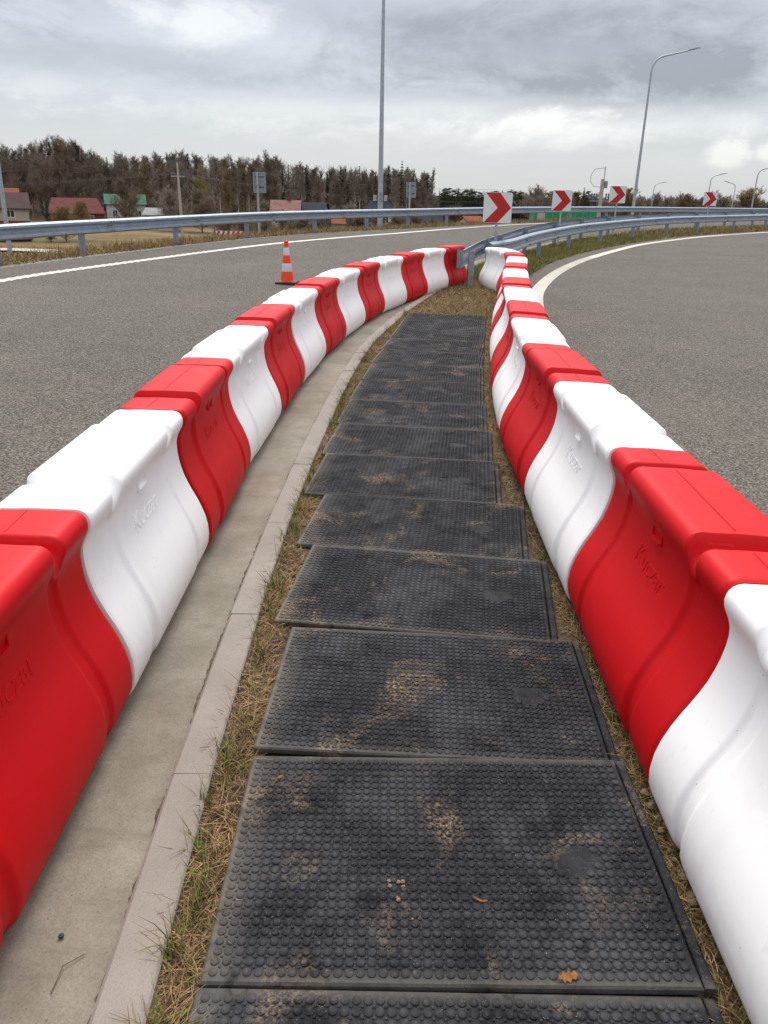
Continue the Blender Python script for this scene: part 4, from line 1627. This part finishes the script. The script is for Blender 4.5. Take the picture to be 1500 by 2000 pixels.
# ------------------------------------------------------------------ trees
def bare_tree(h, spread, nl, twig_m, seed, bark='bark', up=.75, first=.25, tw=.034, dens=1.0):
    """returns (trunk mesh, crown mesh) of a leafless tree"""
    r = random.Random(seed)
    tk, Vq = MB(), []
    r0 = .011 * h + .05
    sway = [(0, 0)]
    for k in range(6):
        sway.append((sway[-1][0] + r.uniform(-.012, .012) * h, sway[-1][1] + r.uniform(-.012, .012) * h))
    trunk = [Vector((sway[k][0], sway[k][1], h * .93 * k / 6)) for k in range(7)]
    tk.tube(trunk, [r0 * (1 - .14 * k) for k in range(7)], 6)

    def ribbon_(a, b, w):
        d = (b - a)
        s = d.cross(Vector((r.uniform(-1, 1), r.uniform(-1, 1), r.uniform(-.6, .6))))
        if s.length < 1e-5:
            return
        s = s.normalized() * w / 2
        Vq.append((a - s, a + s, b + s * .35, b - s * .35))

    def grow(p, d, l, lev):
        n = 3
        q = p
        for k in range(n):
            d = (d + Vector((r.uniform(-.22, .22), r.uniform(-.22, .22), r.uniform(-.08, .26)))).normalized()
            q2 = q + d * l / n
            if lev == 0:
                tk.tube([q, q2], [r0 * .34 * (1 - k / n * .6), r0 * .34 * (1 - (k + 1) / n * .6)], 4, cap=False)
            else:
                ribbon_(q, q2, tw * (1.7 if lev == 1 else 1.0))
            if lev < 3:
                m = int((3, 3, 3)[lev] * dens + r.random() * .9)
                for _ in range(m):
                    a = q.lerp(q2, r.random())
                    sd = Vector((r.uniform(-1, 1), r.uniform(-1, 1), r.uniform(-.25, .9)))
                    nd = (d * .75 + sd.normalized() * .85).normalized()
                    grow(a, nd, l * r.uniform(.38, .62), lev + 1)
            q = q2

    for k in range(nl):
        t = first + (1 - first) * (k + r.random()) / nl
        i = min(5, int(t * 6))
        p = trunk[i].lerp(trunk[i + 1], t * 6 - i)
        a = r.uniform(0, 2 * math.pi)
        u = up * (.55 + .7 * t)
        d = Vector((math.cos(a) * (1.15 - u * .6), math.sin(a) * (1.15 - u * .6), u)).normalized()
        grow(p, d, spread * h * (1.15 - .65 * t) * r.uniform(.8, 1.15), 0)
    tm = tk.mesh('trunk', MATS[bark])
    A = np.array([[tuple(v) for v in q] for q in Vq]).reshape(-1, 3)
    cm = soup('', A, np.arange(len(A)).reshape(-1, 4), [MATS[twig_m]])
    return tm, cm


def conifer(h, w, m, seed, bare=.1, dens=1.0):
    r = random.Random(seed)
    tk = MB()
    tk.tube([(0, 0, -.2), (0, 0, h * .97)], [.012 * h + .04, .03], 6)
    Q = []
    lv = int(h * 2.4 * dens)
    for k in range(lv):
        t = bare + (1 - bare) * k / lv
        z = h * t
        ln = w * (1 - t) ** .8 * r.uniform(.75, 1.15) + .12
        for b in range(9):
            a = r.uniform(0, 2 * math.pi)
            dx, dy = math.cos(a), math.sin(a)
            l = ln * r.uniform(.6, 1.1)
            p0 = Vector((0, 0, z))
            for s in range(4):
                t0, t1 = s / 4, (s + 1) / 4 + .08
                q0 = p0 + Vector((dx * l * t0, dy * l * t0, -.30 * l * t0 ** 1.4 + .12 * l * t0))
                q1 = p0 + Vector((dx * l * t1, dy * l * t1, -.30 * l * t1 ** 1.4 + .12 * l * t1))
                wd = (.16 + .22 * l) * (1 - t0 * .6) * r.uniform(.6, 1.2)
                sd = Vector((-dy, dx, r.uniform(-.5, .5))).normalized() * wd * .5
                dr = Vector((0, 0, -r.uniform(.02, .22) * (1 + l * .3)))
                Q.append((q0 - sd, q0 + sd * .2, q1 + sd * .15 + dr, q1 - sd * .7 + dr))
                Q.append((q0 - sd * .2, q0 + sd, q1 + sd * .7 + dr, q1 - sd * .15 + dr))
    A = np.array([[tuple(v) for v in q] for q in Q]).reshape(-1, 3)
    return tk.mesh('trunk', MATS['bark']), soup('', A, np.arange(len(A)).reshape(-1, 4), [MATS[m]])


def pine(h, w, m, seed):
    """tall bare stem, ragged rounded top"""
    r = random.Random(seed)
    tk = MB()
    tk.tube([(0, 0, -.2), (.1, .05, h * .5), (0, 0, h * .95)], [.012 * h + .05, .010 * h, .04], 6)
    Q = []
    for k in range(34):
        t = r.uniform(.5, 1.0)
        a = r.uniform(0, 2 * math.pi)
        rad = w * math.sin(math.pi * min(1, (1.08 - t) / .6)) * r.uniform(.35, 1)
        c = Vector((math.cos(a) * rad, math.sin(a) * rad, h * t))
        tk.tube([(0, 0, c.z - .25 * rad - .2), tuple(c)], [.05, .02], 3, cap=False)
        for _ in range(70):
            o = Vector((r.gauss(0, .42), r.gauss(0, .42), r.gauss(0, .22)))
            s = Vector((r.uniform(-1, 1), r.uniform(-1, 1), r.uniform(-.4, .4))).normalized() * r.uniform(.07, .18)
            u = Vector((r.uniform(-.4, .4), r.uniform(-.4, .4), r.uniform(.3, 1))).normalized() * r.uniform(.08, .22)
            p = c + o
            Q.append((p - s, p + u * .4, p + s, p - u))
    A = np.array([[tuple(v) for v in q] for q in Q]).reshape(-1, 3)
    return tk.mesh('trunk', MATS['bark']), soup('', A, np.arange(len(A)).reshape(-1, 4), [MATS[m]])


PROTO = {
    'broad': [bare_tree(15, .36, 15, 'twigs_brown', 11), bare_tree(15, .33, 16, 'twigs_brown', 12), bare_tree(15, .34, 15, 'twigs_grey', 13)],
    'slim': [bare_tree(16, .22, 18, 'twigs_brown', 21, up=1.0), bare_tree(16, .21, 18, 'twigs_grey', 22, up=1.1, bark='bark_birch'),
             bare_tree(16, .20, 18, 'twigs_brown', 23, up=1.0, first=.4)],
    'birch': [bare_tree(15, .24, 15, 'twigs_grey', 31, up=1.2, bark='bark_birch', first=.45, dens=.8), bare_tree(15, .22, 13, 'twigs_brown', 32, up=1.2, bark='bark_birch', first=.5, dens=.8)],
    'gold': [bare_tree(13, .32, 15, 'twigs_gold', 41, up=.95)],
    'shrub': [bare_tree(5, .55, 14, 'twigs_brown', 51, up=1.0, first=.03, tw=.035), bare_tree(5, .55, 14, 'twigs_grey', 52, up=1.1, first=.03, tw=.035),
              bare_tree(5, .55, 14, 'twigs_gold', 53, up=1.1, first=.03, tw=.035)],
    'spruce': [conifer(16, 2.6, 'needles', 61), conifer(16, 2.2, 'needles', 62, .15)],
    'thin_spruce': [conifer(16, 1.9, 'needles_light', 63, .2, .55)],
    'pine': [pine(14, 2.0, 'needles', 71), pine(14, 2.3, 'needles_light', 72)],
}
PH = {'broad': 15, 'slim': 16, 'birch': 15, 'gold': 13, 'shrub': 5, 'spruce': 16, 'thin_spruce': 16, 'pine': 14}
NAMES = {'broad': 'bare_tree', 'slim': 'bare_tree', 'birch': 'birch_tree', 'gold': 'bare_tree', 'shrub': 'bare_shrub', 'spruce': 'spruce_tree', 'thin_spruce': 'spruce_tree', 'pine': 'pine_tree'}
CATS = {'bare_shrub': 'shrub'}


def plant(kind, x, y, top, label, group=None, wide=1.08, g=None, var=None, h=None):
    g = tz(x, y) - .1 if g is None else g
    h = h if h else max(2.0, top - g)
    if kind in ('broad', 'slim', 'birch', 'gold', 'shrub'):
        h *= .87
    s = h / PH[kind]
    tm, cm = PROTO[kind][random.randrange(len(PROTO[kind])) if var is None else var]
    o = empty(NAMES[kind], (x, y, g), random.uniform(0, 6.28))
    w = s * wide * random.uniform(.9, 1.1)
    o.scale = (w, w, s)
    tag(o, label, CATS.get(NAMES[kind], 'tree'), group)
    link('trunk', tm, o)
    link('crown', cm, o)
    return o


# skyline of the wood: height above which nothing shows, by bearing x / y
SKY_B = [-.56, -.462, -.43, -.40, -.376, -.342, -.281, -.239, -.19, -.142, -.110, -.0755, -.039, .012, .046, .052]
SKY_Z = [10.5, 11.0, 11.6, 13.4, 12.4, 9.6, 10.3, 10.8, 9.5, 9.7, 8.7, 7.8, 7.6, 8.2, 7.4, 6.0]
ZONES = [(-.45, 'above the plum roofed house'), (-.355, 'above the red roofed house'), (-.285, 'above the green roofed house'), (-.215, 'behind the utility pole'),
         (-.14, 'left of the left sign back'), (-.085, 'above the pink roofed house'), (-.01, 'left of the lamp column'), (.2, 'right of the lamp column')]


def where(b, row):
    z = next(n for lim, n in ZONES if b < lim)
    return ('front' if row < 2 else 'middle' if row < 4 else 'skyline') + ' row of the wood, ' + z


n_wood = 0
for row, (yr, f, cnt, b0) in enumerate(((183, .70, 28, -.55), (194, .80, 32, -.55), (207, .93, 36, -.55), (221, 1.0, 36, -.55), (236, 1.0, 36, -.55), (252, 1.0, 34, -.55), (229, 1.0, 16, -.30))):
    for k in range(cnt):
        b = b0 + (.045 - b0) * (k + random.uniform(.1, .9)) / cnt
        y = yr + random.uniform(-5, 5)
        x = b * y
        top = 1.68 + (np.interp(b, SKY_B, SKY_Z) - 1.68) * y / 200 * f * random.uniform(.90, 1.01)
        pick = random.random()
        right_part = b > -.30
        wide = 1.08
        if pick < (.07 if b < -.12 else .12) and row > 1:
            kd, lab = 'spruce', 'dark spruce, '
            top *= .90
        elif right_part and row < 3 and pick < .5:
            kd, lab = 'birch', 'pale stemmed bare tree, '
        elif pick < .62 and not right_part or pick < .35:
            kd, lab = 'broad', 'broad bare brown tree, '
        elif pick < .95:
            kd, lab = 'slim', 'slim bare tree, '
            wide = 1.25
        else:
            kd, lab = 'gold', 'yellowish bare tree, '
        lab += where(b, row)
        plant(kd, x, y, top, lab, lab.split(', ')[0] + 's, ' + where(b, row), wide=wide)
        n_wood += 1

# trees that stand out one by one
plant('slim', -80.5, 203, 14.3, 'tall feathery tree rising highest at the left of the wood skyline', wide=1.0, var=0)
plant('slim', -75.5, 202, 13.6, 'feathery tree with an open crown right of the highest treetop', wide=.9, var=2)
plant('slim', -84.5, 204, 12.9, 'feathery tree just left of the highest treetop', wide=.9, var=2)
plant('spruce', -58.0, 198, 10.9, 'dark spruce pricking the wood skyline above the green roof', var=0, h=13.2)
plant('spruce', -48.3, 200, 9.9, 'dark green spruce tip left of the middle of the wood skyline', var=1)
plant('thin_spruce', 2.5, 196, 9.3, 'tall thin spruce with level branches near the right end of the wood', wide=1.1)
plant('spruce', -.5, 199, 7.9, 'dark spruce left of the tall thin spruce', var=1)
plant('spruce', -7.5, 199, 7.9, 'dark spruce tip behind the lamp column', var=1)
plant('spruce', -12.0, 200, 8.0, 'dark spruce tip left of the lamp column', var=0)
plant('broad', -28.8, 197, 10.7, 'brown tree with a pointed crown standing above the rest mid wood', wide=.75, var=0)
plant('birch', -36.5, 178, 6.5, 'pale stemmed birch in front of the wood right of the utility pole', 'pale birches before the wood')
plant('gold', -41.0, 178, 7.2, 'yellowish bare tree with a fan of pale limbs right of the utility pole', wide=.8)
plant('birch', -31.0, 180, 6.2, 'pale stemmed birch in front of the wood right of the utility pole', 'pale birches before the wood')
plant('birch', -52.0, 182, 7.6, 'pale branched birch above the green roofed house')
plant('birch', 1.2, 176, 5.6, 'pale leaning birch left of the right sign back')
for x, t, l in ((5.0, 8.0, 'bare pale tree left of three at the right end of the wood'), (7.3, 7.6, 'bare pale tree amid three at the right end of the wood'),
                (9.6, 8.3, 'thin bare tree standing last at the right end of the wood')):
    plant('slim', x, 195, t, l, wide=.8, var=1)
for x in (2.6, 4.2, 6.1, 8.4):
    plant('slim', x, 203 + random.uniform(-3, 3), 7.4 + random.uniform(-.5, .5), 'slim grey tree in the thicket at the right end of the wood', 'slim trees at the right end of the wood', wide=.9)
plant('spruce', -46.8, 112, .3, 'dark bushy evergreen right of the plum roofed house', wide=1.1, var=0)
plant('shrub', -44.6, 112, -1.2, 'russet bare shrub right of the plum roofed house', wide=1.2, var=2)
plant('shrub', -48.5, 150, 2.4, 'round bare shrub tree behind the right end of the red roof', wide=1.15, var=0)
plant('shrub', -53.6, 143, -.9, 'russet thicket before the right end of the red roof', wide=1.3, var=2)
plant('shrub', -40.0, 148, 1.2, 'large grey brown shrub left of the utility pole', wide=1.2, var=1)
plant('shrub', -34.5, 150, 1.0, 'large grey brown shrub right of the utility pole', wide=1.2, var=0)
plant('shrub', -47.0, 166, .6, 'bare shrub before the white wall of the green roofed house', wide=1.1, var=1)
for x in (-30, -26.5, -23.5, -11, -8, 2.5, 6, 9.5, 12.5):
    plant('shrub', x, 158 + random.uniform(-6, 6), random.uniform(-1.6, -.2), 'low bare shrub along the gardens below the wood', 'low shrubs along the gardens', wide=1.3)
for b in np.linspace(-.2, .12, 15):
    y = random.uniform(96, 118)
    plant('shrub', b * y, y, random.uniform(-2.2, -1.2), 'low brown bush seen under the guardrail', 'low bushes seen under the guardrail', wide=1.6, var=0)

# evergreens and bare trees along the right-hand horizon
for k in range(44):
    b = .058 + .167 * (k + random.random() * .8) / 44
    y = random.uniform(225, 275)
    kd = random.choice(['pine', 'pine', 'spruce'])
    plant(kd, b * y, y, 1.68 + (random.uniform(.9, 2.0)) * y / 250, 'dark evergreen in the far line ' + ('left of the nearest chevron' if b < .13 else 'between the first two chevrons'), 'far evergreens ' + ('left' if b < .13 else 'right') + ' of the nearest chevron', wide=1.2)
plant('spruce', .081 * 240, 240, 3.4, 'pointed spruce rising above the far evergreens left of the nearest chevron', wide=1.2, var=0)
plant('spruce', .232 * 236, 236, 4.6, 'tall spruce tip right of the second chevron', var=1)
plant('pine', .238 * 236, 236, 3.5, 'ragged pine top right of the second chevron', var=0)
for k in range(58):
    b = .15 + .45 * (k + random.random() * .8) / 58
    y = random.uniform(205, 270)
    kd = random.choice(['broad', 'broad', 'slim', 'broad', 'shrub'])
    lim = 1.68 + random.uniform(.5, 2.6) * y / 250 * float(np.interp(b, [.15, .25, .4, .6], [.7, .9, 1.0, 1.15]))
    zn = next(n for lim_, n in ((.225, 'left of the third chevron'), (.30, 'around the bent lamp column'), (.375, 'left of the far small chevron'), (.9, 'right of the far small chevron')) if b < lim_)
    lab = 'leafless %s in the far hedge line %s' % ('bush' if kd == 'shrub' else 'tree', zn)
    plant(kd, b * y, y, lim, lab, lab + ', alike', wide=1.35)

# thick undergrowth through the wood and hedges: nobody could count it
Q = []
for zone, (b0, b1, y0, y1, z0, z1, n) in enumerate(((-.56, .05, 182, 262, 0, 4.5, 17000), (-.56, .045, 225, 268, 2.0, 8.5, 12000))):
    b = rng.uniform(b0, b1, n)
    y = rng.uniform(y0, y1, n)
    x = b * y
    g_ = terrain(x, y)
    z = g_ + rng.uniform(0, 1, n) ** 1.3 * (z1 - z0) + z0 * .6
    p = np.stack([x, y, z], 1)
    d = np.stack([rng.normal(0, .35, n), rng.normal(0, .35, n), rng.uniform(.5, 1, n)], 1) * rng.uniform(.8, 2.2, (n, 1))
    s = np.stack([rng.normal(0, 1, n), rng.normal(0, 1, n), rng.normal(0, .3, n)], 1)
    s = s / np.linalg.norm(s, axis=1)[:, None] * rng.uniform(.03, .09, (n, 1))
    Q.append(np.stack([p - s, p + s, p + d + s * .3, p + d - s * .3], 1))
Q = np.concatenate(Q)
ug = soup('undergrowth', Q.reshape(-1, 3), np.arange(len(Q) * 4).reshape(-1, 4), [MATS['twigs_brown'], MATS['bark']], mi=rng.integers(0, 2, len(Q)))
tag(ug, 'tangled brown undergrowth filling the wood between the trunks', 'undergrowth', kind='stuff')
# far hedge line
n = 64000
b = np.where(rng.random(n) < .45, rng.uniform(.05, .22, n), rng.uniform(.05, .66, n))
y = rng.uniform(240, 285, n)
x = b * y
z = terrain(x, y) + rng.uniform(0, 1, n) * (np.interp(b, [.05, .2, .3, .66], [5.2, 5.6, 6.6, 7.0]) + .5 * np.sin(x * .35) + .3 * np.sin(x * .9))
p = np.stack([x, y, z], 1)
d = np.stack([rng.normal(0, .4, n), rng.normal(0, .4, n), rng.uniform(.4, 1, n)], 1) * rng.uniform(.6, 1.6, (n, 1))
s = np.stack([rng.normal(0, 1, n), rng.normal(0, 1, n), rng.normal(0, .3, n)], 1)
s = s / np.linalg.norm(s, axis=1)[:, None] * rng.uniform(.05, .11, (n, 1))
Q = np.stack([p - s, p + s, p + d + s * .3, p + d - s * .3], 1)
hd = soup('hedge_thicket', Q.reshape(-1, 3), np.arange(len(Q) * 4).reshape(-1, 4), [MATS['bark'], MATS['needles'], MATS['twigs_brown']],
          mi=np.where(b < .22, rng.choice([0, 1, 1, 1], n), rng.choice([0, 0, 2], n)))
tag(hd, 'dense dark thicket along the far right horizon', 'thicket', kind='stuff')

# ------------------------------------------------------------------ grass
GM = ['straw', 'straw_dark', 'grass_green', 'grass_olive']


def blades(name, label, P, ln, wd, lean, probs, up=.5, seg=3, group=None, clump=None):
    """P: n x 3 roots"""
    n = len(P)
    l = ln[0] + (ln[1] - ln[0]) * rng.random(n)
    a = rng.random(n) * 2 * np.pi
    lean_ = lean[0] + (lean[1] - lean[0]) * rng.random(n)         # 0 upright, 1 flat
    m = rng.choice(4, n, p=probs)
    green = m == 2
    lean_ = np.where(green, lean_ * .55, lean_)
    dirh = np.stack([np.cos(a), np.sin(a), np.zeros(n)], 1)
    side = np.stack([-np.sin(a), np.cos(a), np.zeros(n)], 1)
    tw = rng.normal(0, .5, n)
    side = side * np.cos(tw)[:, None] + np.array([0, 0, 1.]) * np.sin(tw)[:, None]
    w = wd[0] + (wd[1] - wd[0]) * rng.random(n)
    w = np.where(green, w * 1.35, w)
    bend = rng.uniform(.2, 1.2, n)
    crook = rng.normal(0, .25, n)
    V = []
    for k in range(seg + 1):
        t = k / seg
        el = (1 - lean_) * (math.pi / 2) - bend * t * lean_
        hx = l * t * np.cos(np.clip(el, -.25, 1.6))
        hz = l * t * np.sin(np.clip(el, -.12, 1.6))
        c = P + dirh * hx[:, None] + side * (crook * l * t * t)[:, None] * np.array([1, 1, 0]) + np.stack([0 * hz, 0 * hz, np.maximum(hz, -.002)], 1)
        ww = (w * (1 - .85 * t ** 1.5))[:, None] / 2
        V += [c - side * ww, c + side * ww]
    V = np.stack(V, 1)
    k = np.arange(seg) * 2
    q = np.stack([k, k + 1, k + 3, k + 2], 1)
    F = (np.arange(n)[:, None, None] * (2 * seg + 2) + q[None]).reshape(-1, 4)
    o = soup(name, V.reshape(-1, 3), F, [MATS[g] for g in GM], mi=np.repeat(m, seg))
    tag(o, label, 'grass', group, 'stuff')
    return o


def between(A, B, n, y0, y1, zoff=-.02, ga=1.0, patchy=False):
    """random roots between two plan curves given as x(y)"""
    y = y0 + (y1 - y0) * rng.random(n) ** ga
    xa = np.interp(y, A[:, 1], A[:, 0])
    xb = np.interp(y, B[:, 1], B[:, 0])
    t = rng.random(n)
    x = xa + (xb - xa) * t
    if patchy:
        f = np.sin(y * 9.1 + 2 * np.sin(y * 3.7)) * .5 + np.sin(x * 60 + y * 23) * .35 + np.sin(x * 31 - y * 41) * .35
        ok = rng.random(n) < np.clip(.62 + .5 * f, .12, 1)
        x, y = x[ok], y[ok]
    return np.stack([x, y, zg(x, y) + zoff], 1)


kr = offset(kerb_c, -.13)
matl = np.array([(x - MW / 2 - .01 + .02 * random.random(), y) for x, y, a in MAT_SPOTS])
matl = np.vstack([matl[:1] + [[0, -.6]], matl, [[.33, 12.2]]])
matr = np.array([(x + MW / 2 + .03, y) for x, y, a in MAT_SPOTS])
matr = np.vstack([matr[:1] + [[0, -.6]], matr, [[1.45, 12.2]]])
base_r = offset(resample(ROW_R, .2), .20)
blades('dry_grass', 'matted dry straw grass between the kerb and the rubber mats', between(kr, matl, 36000, .7, 12.1, ga=1.5, patchy=True), (.035, .115), (.0018, .0042), (.55, 1.0), [.54, .41, .02, .03])
# green tufts along the kerb
tuft = []
for k in range(90):
    y = .8 + 11.2 * random.random() ** 1.2
    x = float(np.interp(y, kr[:, 1], kr[:, 0])) + random.uniform(.0, .06)
    m_ = random.randint(14, 34)
    tuft.append(np.stack([rng.normal(x, .014, m_), rng.normal(y, .022, m_), np.full(m_, float(zg(x, y)) - .02)], 1))
blades('grass_tufts', 'green and straw coloured grass tufts sprouting along the kerb', np.concatenate(tuft), (.05, .14), (.002, .0045), (.1, .75), [.24, .10, .42, .24])
blades('dry_grass', 'trampled dry grass between the rubber mats and the right barriers', between(matr, base_r, 26000, .7, 12.1, ga=1.4, patchy=True), (.03, .095), (.0016, .0038), (.55, 1.0), [.44, .45, .05, .06])
# wedge beyond the mats
A = np.stack([kr[:, 0] + .02, kr[:, 1]], 1)
B = np.stack([edge_r[:, 0] - .02, edge_r[:, 1]], 1)
blades('dry_grass', 'dry yellow grass of the wedge beyond the last rubber mat', between(A, B, 40000, 11.7, 17.5), (.04, .13), (.003, .006), (.35, .95), [.58, .18, .06, .18], seg=2)
blades('dry_grass', 'mixed green and yellow grass of the island under the guardrails', between(A, B, 70000, 17.0, 34.0, ga=1.1), (.06, .17), (.007, .015), (.2, .85), [.34, .08, .34, .24], seg=2)
blades('dry_grass', 'yellow grass of the island far round the bend', between(A, B, 22000, 34, 50), (.08, .22), (.012, .024), (.15, .8), [.42, .14, .17, .27], seg=2)
# verge behind the left road
C = resample(verge_c, .1)
C = C[(C[:, 1] > 10)]
Nv = offset(C, 1.0) - C
i_ = rng.integers(0, len(C), 52000)
o_ = .22 + rng.random(52000) ** 1.3 * 1.9
Pv = C[i_] + Nv[i_] * o_[:, None] + rng.normal(0, .05, (52000, 2))
blades('verge_grass', 'tufty straw coloured grass along the foot of the left guardrail', np.stack([Pv[:, 0], Pv[:, 1], terrain(Pv[:, 0], Pv[:, 1]) - .01], 1), (.08, .28), (.010, .024), (.1, .7), [.58, .14, .06, .22], seg=2)
# rough field on the slope and below
n = 42000
yy = 17 + 75 * rng.random(n) ** .9
xx = yy * rng.uniform(-.58, .1, n)
dd = side_dist(np.stack([xx, yy], 1), verge_ext)
ok = dd > 2.0
xx, yy = xx[ok], yy[ok]
blades('field_grass', 'rough dead grass over the bank and field below the road', np.stack([xx, yy, terrain(xx, yy) - .02], 1), (.12, .40), (.03, .07), (.1, .75), [.46, .26, .08, .20], seg=2)


# ------------------------------------------------------------------ litter of small things
def leaf(label, x, y, z, size, yaw, pts):
    mb = MB()
    n = len(pts)
    top = [(a * size, b * size, .004 + .25 * size * (abs(a) ** 1.5) + .1 * size * math.sin(5 * b)) for a, b in pts]
    mb.add(top + [(0, 0, .003)] + [(a, b, c - .0012) for a, b, c in top] + [(0, 0, .0018)],
           [(i, (i + 1) % n, n) for i in range(n)] + [((i + 1) % n + n + 1, i + n + 1, 2 * n + 1) for i in range(n)])
    o = mb.build('dry_leaf', MATS['leaf_brown'])
    o.location = (x, y, z)
    o.rotation_euler = (0, 0, yaw)
    tag(o, label, 'leaf')


oak = [(-.5, -.1), (-.42, .12), (-.28, .06), (-.2, .25), (-.05, .13), (.08, .28), (.2, .13), (.36, .2), (.5, .0), (.34, -.16), (.2, -.08), (.06, -.25), (-.08, -.12), (-.22, -.24), (-.3, -.08)]
curl = [(-.5, .12), (-.2, .10), (.1, .04), (.4, .06), (.5, .0), (.3, -.06), (0, -.05), (-.3, .0)]


def mat_top(x, y):
    k = min(range(len(MAT_SPOTS)), key=lambda i: abs(MAT_SPOTS[i][1] - y))
    return float(zg(x, y)) + .018


leaf('curled brown leaf lying on the second mat from the bottom', .265, 1.43, .020, .040, R(-12), curl)
leaf('broken brown oak leaf at the near edge of the second mat', .445, 1.225, .022, .048, R(8), oak)
leaf('scrap of orange leaf near the left edge of the second mat', -.30, 1.86, .022, .020, R(30), oak)


def clod(name, label, x, y, z, r, m, cat, group=None, seed=0):
    rr = random.Random(seed)
    bm = bmesh.new()
    bmesh.ops.create_icosphere(bm, subdivisions=2, radius=r)
    for v in bm.verts:
        k = 1 + rr.uniform(-.25, .25)
        v.co = Vector((v.co.x * k, v.co.y * k, v.co.z * k * .65))
    me = bpy.data.meshes.new(name)
    bm.to_mesh(me)
    bm.free()
    me.materials.append(MATS[m])
    o = link(name, me)
    o.location = (x, y, z)
    tag(o, label, cat, group)


clod('pebble', 'small black stone lying on the concrete gutter', -.775, 1.345, -.028, .007, 'pebble', 'stone', seed=3)
for k in range(16):
    y = 1.46 + .0255 * k + random.uniform(-.02, .02)
    clod('earth_clod', 'crumb of dry earth between the mats and the nearest white barrier', .835 + random.uniform(-.022, .022), y, -.008, random.uniform(.006, .015), 'earth_clod', 'earth clod',
         'earth crumbs beside the nearest white barrier', seed=k)
for k in range(9):
    clod('earth_clod', 'crumb of tan earth trodden on to the second mat', .055 + random.gauss(0, .018), 1.43 + random.gauss(0, .03), .0215, random.uniform(.003, .006), 'earth_clod', 'earth clod',
         'earth crumbs on the second mat', seed=100 + k)
o = MB().tube([(-.70, 1.30, -.030), (-.738, 1.265, -.026), (-.742, 1.20, -.032)], .0012, 4).build('grass_stalk', MATS['straw_dark'])
tag(o, 'thin bent grass stalk lying in the concrete gutter', 'stalk')
